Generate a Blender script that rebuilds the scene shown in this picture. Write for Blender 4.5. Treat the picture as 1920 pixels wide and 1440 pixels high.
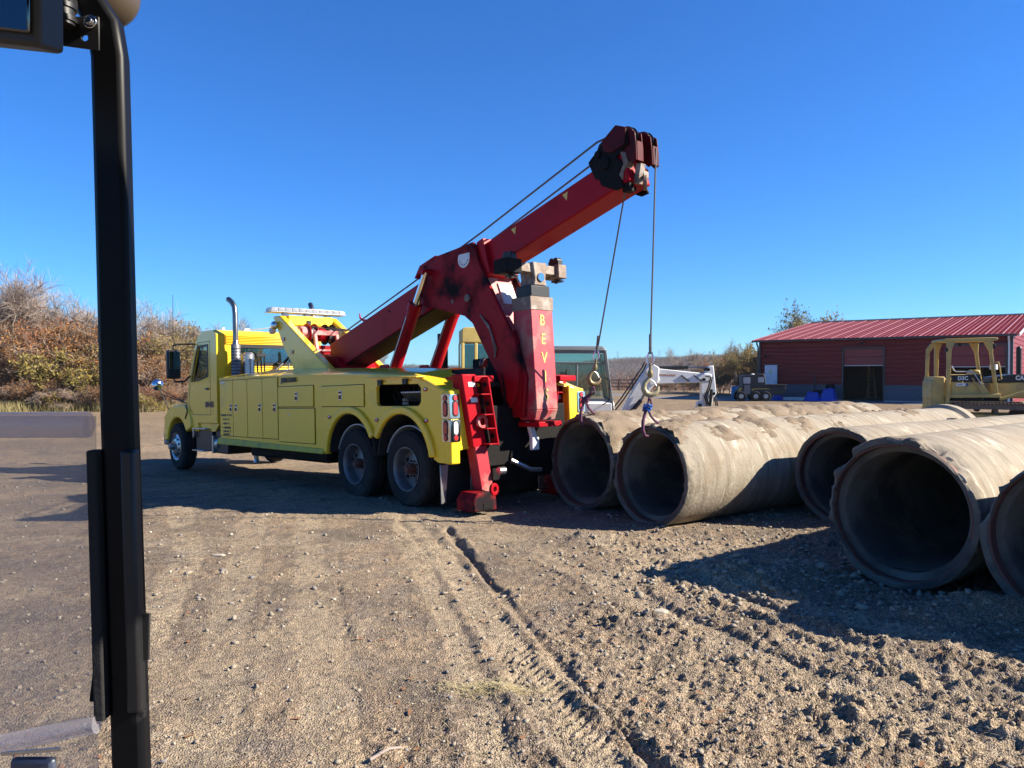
import bpy, bmesh, math, random
import numpy as np
from mathutils import Vector, Matrix, Euler
from mathutils.geometry import tessellate_polygon
R = math.radians
random.seed(7)
SC = bpy.context.scene
COL = SC.collection
for o in list(bpy.data.objects): bpy.data.objects.remove(o)

# ------------------------------------------------------------------ camera, sky, sun, exposure
cam = bpy.data.cameras.new('camera'); camo = bpy.data.objects.new('camera', cam); COL.objects.link(camo)
cam.sensor_width = 36.0; cam.lens = 27.04; cam.clip_start = .05; cam.clip_end = 9000
camo.location = (0, 0, 1.81); camo.rotation_euler = (R(90 - .795), 0, 0)
SC.camera = camo
SUN_EL, SUN_AZ = R(32), math.atan2(-.10, .99)          # azimuth of the sun seen from above, from +X
sl = bpy.data.lights.new('sun', 'SUN'); sl.energy = 5.0; sl.angle = R(.53); sl.color = (1.0, .92, .78)
so = bpy.data.objects.new('sun', sl); COL.objects.link(so)
sd = Vector((math.cos(SUN_EL)*math.cos(SUN_AZ), math.cos(SUN_EL)*math.sin(SUN_AZ), math.sin(SUN_EL)))
so.rotation_euler = sd.to_track_quat('Z', 'Y').to_euler(); so.location = (30, 0, 40)
W = bpy.data.worlds.new('World'); SC.world = W; W.use_nodes = True
wn = W.node_tree.nodes; wl = W.node_tree.links; wn.clear()
sky = wn.new('ShaderNodeTexSky'); sky.sky_type = 'NISHITA'; sky.sun_disc = False
sky.sun_elevation = SUN_EL; sky.sun_rotation = math.pi/2 - SUN_AZ
sky.altitude = 200; sky.air_density = 1.0; sky.dust_density = 0.0; sky.ozone_density = 5.0
hs = wn.new('ShaderNodeHueSaturation'); hs.inputs['Saturation'].default_value = 1.12; hs.inputs['Value'].default_value = 1.0
bgn = wn.new('ShaderNodeBackground'); bgn.inputs['Strength'].default_value = .052
wo = wn.new('ShaderNodeOutputWorld')
wl.new(sky.outputs[0], hs.inputs['Color']); tn = wn.new('ShaderNodeMix'); tn.data_type = 'RGBA'; tn.blend_type = 'MULTIPLY'; tn.inputs[0].default_value = 1; tn.inputs[7].default_value = (.42, .87, 1.34, 1)
wl.new(hs.outputs[0], tn.inputs[6]); wl.new(tn.outputs[2], bgn.inputs['Color']); wl.new(bgn.outputs[0], wo.inputs['Surface'])
vs = SC.view_settings; vs.view_transform = 'Standard'; vs.look = 'None'; vs.gamma = 1; vs.use_curve_mapping = False
vs.exposure = 1.50
SC.render.engine = 'CYCLES'

# ------------------------------------------------------------------ materials
MATS = {}
def mat(name, c, rough=.6, metal=0, c2=None, scale=4, amt=.5, bump=0, bscale=30, dirt=None, dscale=1.5, dlo=.5, dhi=.7, coat=0, spec=.5, stretch=None, detail=6, emit=None):
    if name in MATS: return MATS[name]
    m = bpy.data.materials.new(name); m.use_nodes = True
    n = m.node_tree.nodes; l = m.node_tree.links
    b = n['Principled BSDF']
    b.inputs['Roughness'].default_value = rough; b.inputs['Metallic'].default_value = metal
    b.inputs['Specular IOR Level'].default_value = spec; b.inputs['Coat Weight'].default_value = coat
    b.inputs['Coat Roughness'].default_value = .08
    tc = n.new('ShaderNodeTexCoord'); src = tc.outputs['Object']
    if stretch:
        mp = n.new('ShaderNodeMapping'); mp.inputs['Scale'].default_value = stretch; l.new(src, mp.inputs[0]); src = mp.outputs[0]
    if c2 is None: c2 = tuple(x*.78 for x in c)
    def noise(s, d=detail, off=0):
        t = n.new('ShaderNodeTexNoise'); t.inputs['Scale'].default_value = s; t.inputs['Detail'].default_value = d
        t.inputs['Roughness'].default_value = .62; l.new(src, t.inputs['Vector']); return t.outputs['Fac']
    def ramp(sock, lo, hi):
        r = n.new('ShaderNodeMapRange'); r.inputs[1].default_value = lo; r.inputs[2].default_value = hi; l.new(sock, r.inputs[0]); return r.outputs[0]
    def mix(f, a, b2):
        x = n.new('ShaderNodeMix'); x.data_type = 'RGBA'
        if isinstance(f, float): x.inputs[0].default_value = f
        else: l.new(f, x.inputs[0])
        for k, v in ((6, a), (7, b2)):
            if isinstance(v, tuple): x.inputs[k].default_value = (*v[:3], 1)
            else: l.new(v, x.inputs[k])
        return x.outputs[2]
    base = mix(ramp(noise(scale), .5-.5*amt, .5+.5*amt), c, c2)
    if dirt:
        f = ramp(noise(dscale, 9), dlo, dhi)
        base = mix(f, base, dirt)
        rr = n.new('ShaderNodeMix'); rr.inputs[2].default_value = rough; rr.inputs[3].default_value = .85; l.new(f, rr.inputs[0]); l.new(rr.outputs[0], b.inputs['Roughness'])
    l.new(base, b.inputs['Base Color'])
    if bump:
        bp = n.new('ShaderNodeBump'); bp.inputs['Strength'].default_value = bump; bp.inputs['Distance'].default_value = .02
        l.new(noise(bscale, 8), bp.inputs['Height']); l.new(bp.outputs[0], b.inputs['Normal'])
    MATS[name] = m; return m
def glassmat(name, tint=(.5, .6, .58), refl=.08, haze=0.0, hazec=(.7, .7, .7)):
    m = bpy.data.materials.new(name); m.use_nodes = True; n = m.node_tree.nodes; l = m.node_tree.links; n.clear()
    out = n.new('ShaderNodeOutputMaterial'); tr = n.new('ShaderNodeBsdfTransparent'); tr.inputs[0].default_value = (*tint, 1)
    gl = n.new('ShaderNodeBsdfGlossy'); gl.inputs['Roughness'].default_value = .03
    lw = n.new('ShaderNodeLayerWeight'); lw.inputs[0].default_value = .5; pw_ = n.new('ShaderNodeMath'); pw_.operation = 'POWER'; pw_.inputs[1].default_value = 5; l.new(lw.outputs['Facing'], pw_.inputs[0])
    ad = n.new('ShaderNodeMath'); ad.operation = 'MULTIPLY_ADD'; ad.inputs[1].default_value = .8; ad.inputs[2].default_value = refl+.03; l.new(pw_.outputs[0], ad.inputs[0])
    mx = n.new('ShaderNodeMixShader'); l.new(ad.outputs[0], mx.inputs[0]); l.new(tr.outputs[0], mx.inputs[1]); l.new(gl.outputs[0], mx.inputs[2])
    last = mx.outputs[0]
    if haze:
        d0 = n.new('ShaderNodeBsdfDiffuse'); d0.inputs[0].default_value = (*hazec, 1); d1_ = n.new('ShaderNodeBsdfTranslucent'); d1_.inputs[0].default_value = (*hazec, 1)
        df = n.new('ShaderNodeMixShader'); l.new(d0.outputs[0], df.inputs[1]); l.new(d1_.outputs[0], df.inputs[2])
        m2 = n.new('ShaderNodeMixShader'); m2.inputs[0].default_value = haze
        l.new(last, m2.inputs[1]); l.new(df.outputs[0], m2.inputs[2]); last = m2.outputs[0]
    l.new(last, out.inputs[0]); MATS[name] = m; return m
yellow = mat('yellow_paint', (.86, .545, .022), .27, 0, (.80, .505, .026), 3, .6, coat=.35, dirt=(.40, .30, .10), dscale=1.1, dlo=.58, dhi=.95)
yellowflat = mat('scuffed_yellow', (.62, .46, .05), .6, 0, (.5, .38, .05), 5, .7, dirt=(.3, .24, .12), dscale=4, dlo=.5, dhi=.7, spec=.2)
red = mat('red_paint', (.34, .003, .010), .42, 0, (.29, .003, .009), 2.5, .7, coat=0, spec=.12, dirt=(.06, .010, .008), dscale=2.2, dlo=.56, dhi=.8)
redgrime_shade = mat('grimy_shaded_red_paint', (.30, .004, .010), .5, 0, (.21, .003, .007), 2.5, .7, spec=.12, dirt=(.012, .008, .010), dscale=1.9, dlo=.44, dhi=.60)  # grime on bracket and carriage; painted shade on the stabiliser foot
redmast = mat('worn_red_paint', (.40, .012, .028), .5, 0, (.30, .015, .025), 6, .7, dirt=(.30, .22, .17), dscale=2.2, dlo=.5, dhi=.72, bump=.1, bscale=40)
redpale = mat('pale_red_paint', (.42, .03, .03), .5, 0, (.36, .10, .09), 4, .8, dirt=(.5, .35, .32), dscale=3, dlo=.5, dhi=.7)  # paler red with pinkish mottling
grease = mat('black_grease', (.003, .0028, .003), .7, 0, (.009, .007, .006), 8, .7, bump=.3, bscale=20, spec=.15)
black = mat('black_paint', (.009, .009, .010), .45, 0, (.014, .014, .015), 10, .6, spec=.35)
blackdull = mat('black_frame', (.014, .014, .014), .75, 0, (.03, .026, .022), 5, .7, spec=.3)
rubber = mat('tyre_rubber', (.014, .014, .015), .9, 0, (.026, .025, .024), 6, .8, bump=.3, bscale=40, dirt=(.09, .075, .06), dscale=2.5, dlo=.58, dhi=.9, spec=.25)
rimsteel = mat('grey_rim', (.20, .21, .22), .5, .6, (.12, .12, .13), 8, .6, dirt=(.10, .07, .05), dscale=6, dlo=.5, dhi=.75)
hubred = mat('rusty_hub', (.16, .05, .03), .7, .2, (.08, .04, .03), 14, .8)
chrome = mat('chrome', (.7, .7, .71), .12, 1, (.6, .6, .62), 3, .5)
dullchrome = mat('heat_tinted_steel', (.30, .28, .26), .32, 1, (.16, .14, .13), 5, .6)
alu = mat('bare_metal', (.5, .5, .5), .35, .9, (.35, .34, .33), 12, .6)
worn = mat('worn_brown_steel', (.22, .16, .12), .6, .3, (.10, .07, .055), 9, .9, bump=.2, dirt=(.36, .32, .28), dscale=6, dlo=.5, dhi=.65)
white = mat('white_paint', (.72, .72, .70), .4, 0, (.60, .59, .56), 5, .6, dirt=(.35, .28, .2), dscale=3, dlo=.55, dhi=.85)
whitedecal = mat('white_decal', (.7, .7, .68), .5, 0, (.6, .6, .58), 12)
yellowdecal = mat('yellow_lettering', (.72, .55, .12), .6, 0, (.6, .42, .1), 30, .6, dirt=(.4, .2, .1), dscale=20, dlo=.5, dhi=.66)
ink = mat('dark_lettering', (.03, .025, .02), .6)
redlens = mat('red_lens', (.50, .03, .03), .2, 0, (.40, .02, .02), 40, coat=.5)
whitelens = mat('white_lens', (.75, .75, .75), .2, 0, (.6, .6, .6), 40, coat=.5)
amber = mat('amber_lens', (.6, .16, .02), .2, 0, coat=.5)
wire = mat('wire_rope', (.06, .06, .062), .5, .6, (.16, .16, .16), 60, .8)
brass = mat('gold_plated_steel', (.30, .22, .10), .45, .6, (.14, .10, .055), 14, .7)
beigeiron = mat('pale_painted_hook', (.38, .32, .18), .5, .2, (.26, .21, .12), 12, .7)
purple = mat('purple_sling', (.13, .04, .085), .95, 0, (.07, .028, .05), 25, .8, bump=.4, bscale=60)
bluesl = mat('blue_sling', (.02, .12, .42), .9, 0, (.02, .07, .25), 25, .8, bump=.4, bscale=60)
cabglass = glassmat('window_glass', (.74, .80, .77), .02)
greenglass = glassmat('green_window_glass', (.42, .52, .50), .10)
darkglass = glassmat('dark_glass', (.05, .06, .06), .12)
concrete = mat('pipe_concrete', (.30, .255, .19), .9, 0, (.19, .158, .115), 2.2, .9, bump=.45, bscale=26, dirt=(.50, .45, .35), dscale=3.4, dlo=.58, dhi=.76)
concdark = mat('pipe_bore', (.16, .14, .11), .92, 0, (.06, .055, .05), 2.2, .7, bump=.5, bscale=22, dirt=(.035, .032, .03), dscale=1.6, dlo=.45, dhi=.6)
ironring = mat('rusted_joint_ring', (.16, .06, .045), .7, .3, (.09, .045, .035), 9, .8)
loaderyel = mat('loader_paint', (.55, .40, .10), .5, 0, (.45, .34, .10), 5, .6, dirt=(.25, .18, .09), dscale=3, dlo=.5, dhi=.8)
dozeryel = mat('dozer_paint', (.50, .35, .09), .5, 0, (.42, .29, .08), 5, .7, dirt=(.24, .18, .10), dscale=2.4, dlo=.48, dhi=.75)
trackmud = mat('muddy_track', (.07, .055, .045), .8, 0, (.16, .12, .08), 8, .8, bump=.3)
barnred = mat('barn_red', (.19, .010, .012), .5, .0, (.15, .009, .01), .5, .8, spec=.3)
barnroof = mat('roof_red', (.12, .007, .006), .7, .0, (.10, .006, .005), .6, .6, spec=.04)
rooflight = mat('roof_seam', (.17, .02, .018), .4, .0, (.15, .016, .014), 2)
barnblue = mat('wainscot_charcoal', (.06, .085, .12), .45, 0, (.05, .07, .10), 1)
barntrim = mat('barn_trim', (.035, .035, .04), .45, 0, (.05, .05, .055), 1)
trimlight = mat('light_trim', (.55, .5, .48), .4, 0)
interior = mat('barn_inside', (.09, .07, .055), .9, 0, (.05, .04, .035), 2)
wood = mat('wood', (.30, .20, .11), .8, 0, (.22, .15, .08), 6)
tarp = mat('blue_tarp', (.012, .06, .42), .5, 0, (.01, .04, .30), 4, .7)
bark = mat('grey_bark', (.34, .27, .225), .9, 0, (.20, .16, .135), 8, .8)
barkdk = mat('brown_bark', (.26, .19, .14), .9, 0, (.14, .10, .075), 8, .8)
mudgrey = mat('asphalt_drive', (.11, .11, .115), .85, 0, (.14, .135, .13), 2, .7, bump=.1)

# ------------------------------------------------------------------ mesh helpers
class MB:
    def __init__(s): s.v = []; s.f = []
    def add(s, vs, fs):
        o = len(s.v); s.v += [tuple(v) for v in vs]; s.f += [tuple(i+o for i in f) for f in fs]; return s
    def hexa(s, p):
        return s.add(p, [(0, 3, 2, 1), (4, 5, 6, 7), (0, 1, 5, 4), (1, 2, 6, 5), (2, 3, 7, 6), (3, 0, 4, 7)])
    def box(s, x0, x1, y0, y1, z0, z1):
        return s.hexa([(x0, y0, z0), (x1, y0, z0), (x1, y1, z0), (x0, y1, z0), (x0, y0, z1), (x1, y0, z1), (x1, y1, z1), (x0, y1, z1)])
    def bar(s, p0, p1, w, h, up=(0, 0, 1), w1=None, h1=None):
        p0, p1 = Vector(p0), Vector(p1); d = (p1-p0).normalized(); u = Vector(up)
        if abs(d.dot(u)) > .99: u = Vector((1, 0, 0))
        a = d.cross(u).normalized(); b = a.cross(d)
        w1 = w if w1 is None else w1; h1 = h if h1 is None else h1
        q = []
        for P, ww, hh in ((p0, w, h), (p1, w1, h1)):
            q += [P-a*ww/2-b*hh/2, P+a*ww/2-b*hh/2, P+a*ww/2+b*hh/2, P-a*ww/2+b*hh/2]
        return s.hexa(q)
    def cyl(s, p0, p1, r0, r1=None, n=16, cap=True):
        return s.tube([p0, p1], [r0, r0 if r1 is None else r1], n, cap)
    def tube(s, pts, r, n=8, cap=True):
        pts = [Vector(p) for p in pts]
        if not hasattr(r, '__len__'): r = [r]*len(pts)
        vs = []; fs = []; a = None
        for i, p in enumerate(pts):
            d = (pts[min(i+1, len(pts)-1)]-pts[max(i-1, 0)]).normalized()
            if a is None:
                a = d.cross(Vector((0, 0, 1)) if abs(d.z) < .95 else Vector((1, 0, 0))).normalized()
            else: a = (a-d*a.dot(d)).normalized()
            b = d.cross(a)
            vs += [p+(a*math.cos(t)+b*math.sin(t))*r[i] for t in [2*math.pi*k/n for k in range(n)]]
        for i in range(len(pts)-1):
            for k in range(n):
                k2 = (k+1) % n; fs.append((i*n+k, i*n+k2, (i+1)*n+k2, (i+1)*n+k))
        if cap: fs.append(tuple(range(n))[::-1]); fs.append(tuple(range((len(pts)-1)*n, len(pts)*n)))
        return s.add(vs, fs)
    def lathe(s, prof, o=(0, 0, 0), axis=(0, 1, 0), n=40, closed=False, rfun=None):
        # prof: (distance along axis, radius)
        o = Vector(o); d = Vector(axis).normalized()
        a = d.cross(Vector((0, 0, 1)) if abs(d.z) < .9 else Vector((1, 0, 0))).normalized(); b = d.cross(a)
        vs = []; fs = []; m = len(prof)
        for k in range(n):
            t = 2*math.pi*k/n
            for j, (h, r) in enumerate(prof):
                rr, hh = (r, h) if rfun is None else rfun(j, k, r, h)
                vs.append(o+d*hh+(a*math.cos(t)+b*math.sin(t))*rr)
        for k in range(n):
            k2 = (k+1) % n
            for j in range(m if closed else m-1):
                j2 = (j+1) % m; fs.append((k*m+j, k*m+j2, k2*m+j2, k2*m+j))
        return s.add(vs, fs)
    def prism(s, poly, lo, hi, plane='xz', holes=()):
        mp = {'xz': lambda a, b, c: (a, c, b), 'yz': lambda a, b, c: (c, a, b), 'xy': lambda a, b, c: (a, b, c)}[plane]
        loops = [list(poly)]+[list(h) for h in holes]
        flat = [p for L in loops for p in L]; N = len(flat)
        tris = tessellate_polygon([[Vector((p[0], p[1], 0)) for p in L] for L in loops])
        vs = [mp(p[0], p[1], lo) for p in flat]+[mp(p[0], p[1], hi) for p in flat]; fs = []
        if holes:
            for t in tris: fs.append(tuple(t)); fs.append(tuple(i+N for i in reversed(t)))
        else:
            fs.append(tuple(range(N))); fs.append(tuple(range(2*N-1, N-1, -1)))
        o = 0
        for L in loops:
            for i in range(len(L)):
                j = (i+1) % len(L); fs.append((o+i, o+j, o+j+N, o+i+N))
            o += len(L)
        return s.add(vs, fs)
    def ball(s, c, r, n=12, sc=(1, 1, 1)):
        c = Vector(c); vs = []; fs = []; m = n//2
        for i in range(m+1):
            t = math.pi*i/m
            for k in range(n):
                p = 2*math.pi*k/n; vs.append((c.x+sc[0]*r*math.sin(t)*math.cos(p), c.y+sc[1]*r*math.sin(t)*math.sin(p), c.z+sc[2]*r*math.cos(t)))
        for i in range(m):
            for k in range(n): fs.append((i*n+k, (i+1)*n+k, (i+1)*n+(k+1) % n, i*n+(k+1) % n))
        return s.add(vs, fs)
    def islands(s):
        par = list(range(len(s.v)))
        def find(i):
            while par[i] != i: par[i] = par[par[i]]; i = par[i]
            return i
        for f in s.f:
            r0 = find(f[0])
            for i in f[1:]:
                r1 = find(i)
                if r1 != r0: par[r1] = r0
        roots = {}; used = sorted({i for f in s.f for i in f})
        for i in used: roots.setdefault(find(i), []).append(i)
        return list(roots.values()), find
    def build(s, name, m, parent=None, bevel=0, ang=35, label=None, recalc=True, weld=True, split=True):
        if split and 1 < len(s.f) and len(s.v) < 4000:
            isl, find = s.islands()
            if 1 < len(isl) <= 60:
                bb = []
                for I in isl:
                    P = np.array([s.v[i] for i in I]); bb.append([P.min(0)-.003, P.max(0)+.003, {find(I[0])}])
                ch = True
                while ch:
                    ch = False
                    for i in range(len(bb)):
                        for j in range(i+1, len(bb)):
                            if np.all(bb[i][0] <= bb[j][1]) and np.all(bb[j][0] <= bb[i][1]):
                                bb[i] = [np.minimum(bb[i][0], bb[j][0]), np.maximum(bb[i][1], bb[j][1]), bb[i][2] | bb[j][2]]; del bb[j]; ch = True; break
                        if ch: break
                if 1 < len(bb) <= 40:
                    first = None
                    for lo, hi, ids in bb:
                        mb = MB(); mp = {}
                        for f in s.f:
                            if find(f[0]) in ids:
                                for i in f:
                                    if i not in mp: mp[i] = len(mb.v); mb.v.append(s.v[i])
                                mb.f.append(tuple(mp[i] for i in f))
                        o = mb.build(name, m, parent, bevel, ang, label, recalc, weld, False)
                        first = first or o
                    return first
        me = bpy.data.meshes.new(name); me.from_pydata(s.v, [], s.f)
        if recalc:
            b = bmesh.new(); b.from_mesh(me)
            if weld: bmesh.ops.remove_doubles(b, verts=b.verts, dist=1e-5)
            bmesh.ops.recalc_face_normals(b, faces=b.faces); b.to_mesh(me); b.free()
        me.polygons.foreach_set('use_smooth', [True]*len(me.polygons)); me.set_sharp_from_angle(angle=R(ang))
        o = bpy.data.objects.new(name, me); COL.objects.link(o); o.parent = parent
        if m: me.materials.append(m)
        if bevel:
            md = o.modifiers.new('bevel', 'BEVEL'); md.width = bevel; md.segments = 2; md.limit_method = 'ANGLE'; md.angle_limit = R(40)
        if label: o['label'] = label
        return o
def thing(name, label, cat, loc=(0, 0, 0), rz=0, group=None, mw=None):
    o = bpy.data.objects.new(name, None); COL.objects.link(o); o.empty_display_size = .3
    if mw is not None: o.matrix_world = mw
    else: o.location = loc; o.rotation_euler = (0, 0, rz)
    return tag(o, label, cat, group)
def tag(o, label, cat, group=None):
    o['label'] = label; o['category'] = cat
    if group: o['group'] = group
    return o
def copyobj(o, parent=None):
    c = o.copy(); COL.objects.link(c)
    if parent is not None: c.parent = parent
    return c
def copytree(o, parent=None):
    c = o.copy(); COL.objects.link(c); c.parent = parent
    for ch in [x for x in bpy.data.objects if x.parent == o]: copytree(ch, c)
    return c
def rawmesh(name, v, f, m, parent=None, kind=None, smooth=False):
    me = bpy.data.meshes.new(name); v = np.asarray(v, dtype=np.float32); f = np.asarray(f, dtype=np.int32)
    nv, nf, k = len(v), len(f), f.shape[1]
    me.vertices.add(nv); me.vertices.foreach_set('co', v.ravel())
    me.loops.add(nf*k); me.loops.foreach_set('vertex_index', f.ravel())
    me.polygons.add(nf); me.polygons.foreach_set('loop_start', np.arange(nf, dtype=np.int32)*k)
    if smooth: me.polygons.foreach_set('use_smooth', np.ones(nf, dtype=bool))
    me.update(calc_edges=True)
    o = bpy.data.objects.new(name, me); COL.objects.link(o); o.parent = parent
    if m: me.materials.append(m)
    if kind: o['kind'] = kind
    return o
def rawobj(name, me, parent=None):
    o = bpy.data.objects.new(name, me); COL.objects.link(o); o.parent = parent; return o
def arc(cx, cz, r, a0, a1, n=12): return [(cx+r*math.cos(R(a0+(a1-a0)*i/n)), cz+r*math.sin(R(a0+(a1-a0)*i/n))) for i in range(n+1)]
def rrect(x0, x1, z0, z1, r, n=4):
    return arc(x1-r, z1-r, r, 0, 90, n)+arc(x0+r, z1-r, r, 90, 180, n)+arc(x0+r, z0+r, r, 180, 270, n)+arc(x1-r, z0+r, r, 270, 360, n)
def text(s, name, size, m, parent, mtx, extrude=.002, bold=0, sx=1, label=None):
    cu = bpy.data.curves.new(name, 'FONT'); cu.body = s; cu.size = size; cu.extrude = extrude; cu.offset = bold; cu.align_x = 'CENTER'; cu.align_y = 'CENTER'; cu.resolution_u = 3
    t = bpy.data.objects.new(name, cu); me = bpy.data.meshes.new_from_object(t); bpy.data.objects.remove(t)
    me.transform(Matrix.Diagonal((sx, 1, 1, 1))); me.transform(mtx); me.materials.append(m)
    o = bpy.data.objects.new(name, me); COL.objects.link(o); o.parent = parent
    if label: o['label'] = label
    return o
def scrawl(name, n, size, m, parent, mtx, seed=1):
    # print too small to read in the photograph: a row of short strokes, no characters
    rr = random.Random(seed); b = MB(); x = -n*size*.36
    for k in range(n):
        w = size*rr.uniform(.35, .6)
        if rr.random() > .12: b.box(x, x+w, -size*rr.uniform(.28, .42), size*rr.uniform(.28, .42), 0, .0012)
        x += size*.72
    b.v = [tuple(mtx @ Vector(p)) for p in b.v]; o = b.build(name, m, parent, split=False); o['kind'] = 'stuff'; return o
def basis(o, x, y):
    x = Vector(x).normalized(); y = Vector(y); y = (y-x*y.dot(x)).normalized(); z = x.cross(y)
    return Matrix(((x.x, y.x, z.x, o[0]), (x.y, y.y, z.y, o[1]), (x.z, y.z, z.z, o[2]), (0, 0, 0, 1)))

# ------------------------------------------------------------------ numpy noise and the terrain height
def _h(ix, iy, s):
    n = (ix.astype(np.int64)*374761393+iy.astype(np.int64)*668265263+s*1442695041) & 0x7fffffff
    n = ((n ^ (n >> 13))*1274126177) & 0x7fffffff
    return ((n ^ (n >> 16)) & 0xffff)/65535.0
def vnoise(x, y, s=0):
    ix = np.floor(x); iy = np.floor(y); fx = x-ix; fy = y-iy
    fx = fx*fx*(3-2*fx); fy = fy*fy*(3-2*fy)
    a = _h(ix, iy, s); b = _h(ix+1, iy, s); c = _h(ix, iy+1, s); d = _h(ix+1, iy+1, s)
    return (a*(1-fx)+b*fx)*(1-fy)+(c*(1-fx)+d*fx)*fy-.5
def fbm(x, y, f, o=4, s=0, g=.5):
    t = 0; a = 1
    for i in range(o):
        t = t+a*vnoise(x*f+17.3*i, y*f-9.1*i, s+i); f *= 2.03; a *= g
    return t
def smooth(t): t = np.clip(t, 0, 1); return t*t*(3-2*t)
TRACKS = [  # polyline, width, depth, strength of the tread bars
    ([(-1.9, 12.5), (-1.2, 9.2), (-.55, 7.0), (.02, 4.95), (.42, 3.4), (.62, 2.2)], .32, .018, 1.3),
    ([(-.75, 8.9), (-.28, 7.0), (.15, 5.3), (.55, 3.9), (.95, 2.4)], .12, .030, .2),
    ([(-3.6, 12.5), (-3.15, 9.3), (-2.35, 6.6), (-1.75, 4.6), (-1.3, 3.0), (-1.1, 2.0)], .36, .005, .5),
    ([(-2.5, 9.4), (-1.75, 6.7), (-1.15, 4.7), (-.72, 3.1), (-.5, 2)], .34, .005, .6),
    ([(.35, 7.6), (1.1, 5.9), (1.8, 4.6), (2.7, 3.2), (3.3, 2.2)], .30, .030, .7),
    ([(1.9, 5.2), (2.7, 4.2), (3.6, 3.2)], .20, .022, .3),
    ([(-2.0, 8.8), (-1.45, 6.4), (-.95, 4.6), (-.55, 3.0)], .09, .008, .2),
    ([(-4.6, 10.6), (-3.2, 7.6), (-2.5, 5.2), (-2.2, 3.2)], .34, .010, .9),
    ([(-1.6, 10.2), (-.95, 7.6), (-.45, 5.6), (-.15, 4.0), (.1, 2.6)], .24, .010, 1.0),
    ([(.9, 8.2), (1.9, 6.3), (3.2, 4.7), (4.6, 3.6)], .32, .022, .9),
    ([(1.3, 7.3), (2.2, 5.2), (3.0, 4.1), (4.0, 3.0)], .28, .03, .8),
    ([(-14, 9.5), (-8, 9.0), (-4, 8.2), (0, 8.4)], .5, .006, .3),
    ([(-12, 7.2), (-6, 6.6), (-3, 6.2)], .4, .006, .3)]
def track_fields(x, y):
    dep = np.zeros_like(x); rid = np.zeros_like(x); bars = np.zeros_like(x); mask = np.zeros_like(x)
    for ti, (pl, w, d, tb) in enumerate(TRACKS):
        best = np.full_like(x, 1e9); arcs = np.zeros_like(x); sgn = np.zeros_like(x); s0 = 0
        for (ax, ay), (bx, by) in zip(pl[:-1], pl[1:]):
            L = math.hypot(bx-ax, by-ay); ux, uy = (bx-ax)/L, (by-ay)/L
            t = np.clip((x-ax)*ux+(y-ay)*uy, 0, L); px = ax+ux*t; py = ay+uy*t
            dd = np.hypot(x-px, y-py); m = dd < best
            best = np.where(m, dd, best); arcs = np.where(m, s0+t, arcs); sgn = np.where(m, (x-ax)*uy-(y-ay)*ux, sgn); s0 += L
        best = best+.05*fbm(x, y, 2.1, 3, 40+ti)
        inside = smooth((w/2-best)/.05)
        brk_ = np.clip((.55 if ti != 1 else 1.0)+1.6*fbm(x, y, 1.1, 3, 60+ti), .0, 1.3)
        dep += -d*inside*brk_
        rid += d*.9*np.exp(-((best-w/2-.035)/.035)**2)*np.clip(.35+2.2*fbm(x, y, 5.5, 4, 70+ti), 0, 2)*brk_
        ph = arcs/.085+np.abs(sgn)*9.0
        bars += inside*tb*.010*(np.sin(ph*2*np.pi/1.0) > .2)*(np.clip(.55+1.8*fbm(x, y, 1.3, 2, 90+ti), 0, 1))
        mask = np.maximum(mask, inside*(.4+.6*tb)*(.55+.45*(np.sin(ph*2*np.pi) > .2)))
    return dep+rid+bars, mask
PIPES = [  # x, y, z of the ring centre at the near end, yaw of the axis from +Y, radius, length
    (.89, 10.25, .62, 52.6, .635, 7.3), (1.63, 9.20, .585, 54.0, .62, 7.45), (3.93, 9.28, .56, 55.3, .595, 7.4),
    (3.22, 6.42, .635, 51.5, .64, 7.3), (3.94, 5.36, .61, 54.8, .63, 7.3), (4.95, 4.62, .61, 55.5, .63, 7.3), (6.1, 3.9, .61, 56, .63, 7.3)]
def base_h(x, y):
    x = np.asarray(x, dtype=float); y = np.asarray(y, dtype=float)
    # the truck stands on a gentle dip that falls towards its cab
    ax, ay = -.547, 11.288; f = ((x-ax)*-.674+(y-ay)*.738); s = ((x-ax)*.738+(y-ay)*.674)
    dip = -.345*smooth(f/9.4)*np.exp(-(s/9.)**2)*np.exp(-(np.clip(f-10, 0, None)/7.)**2)
    far = -.12*smooth((y-22)/25)
    valley = -smooth((y-80-0.10*x)/230)*15*(np.hypot(x, y) > 40)
    # left bank beyond the yard falls later because of the trees
    z = dip+far+valley
    roll = .05*fbm(x, y, .22, 3, 5)*smooth((np.hypot(x, y-4)-3)/10)
    return z+roll*(y < 80)
def near_detail(x, y):
    r = np.hypot(x, y)
    tr, mask = track_fields(x, y)
    rough = smooth((x*1.0+(8.5-y)*.25-.2)/1.6)*smooth((9.5-y)/2.0)+.42
    rough = rough*(1-.65*mask)
    det = (.026*fbm(x, y, 3.1, 3, 11)+.020*np.abs(fbm(x, y, 8.5, 4, 21, .6))+.019*fbm(x, y, 24, 3, 31, .65))*rough
    det += .010*fbm(x, y, .9, 3, 51)
    lumpy = np.clip(.2+2*fbm(x, y, 1.1, 3, 66), 0, 1)
    clod = np.clip(fbm(x, y, 10.0, 4, 61, .6)-.16, 0, .25)*.15*rough*lumpy
    mound = .13*np.exp(-(((x-2.15)/.75)**2+((y-6.75)/.35)**2))+.10*np.exp(-(((x-1.0)/.8)**2+((y-8.1)/.22)**2))+.16*np.exp(-(((x-3.4)/.7)**2+((y-5.55)/.3)**2))
    mound = mound*(1+.7*fbm(x, y, 4, 3, 81))
    fade = smooth((60-r)/40)
    return (tr+det+clod+mound)*fade, mask, rough
def H(x, y):
    return float(base_h(np.array([x]), np.array([y]))[0])
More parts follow.
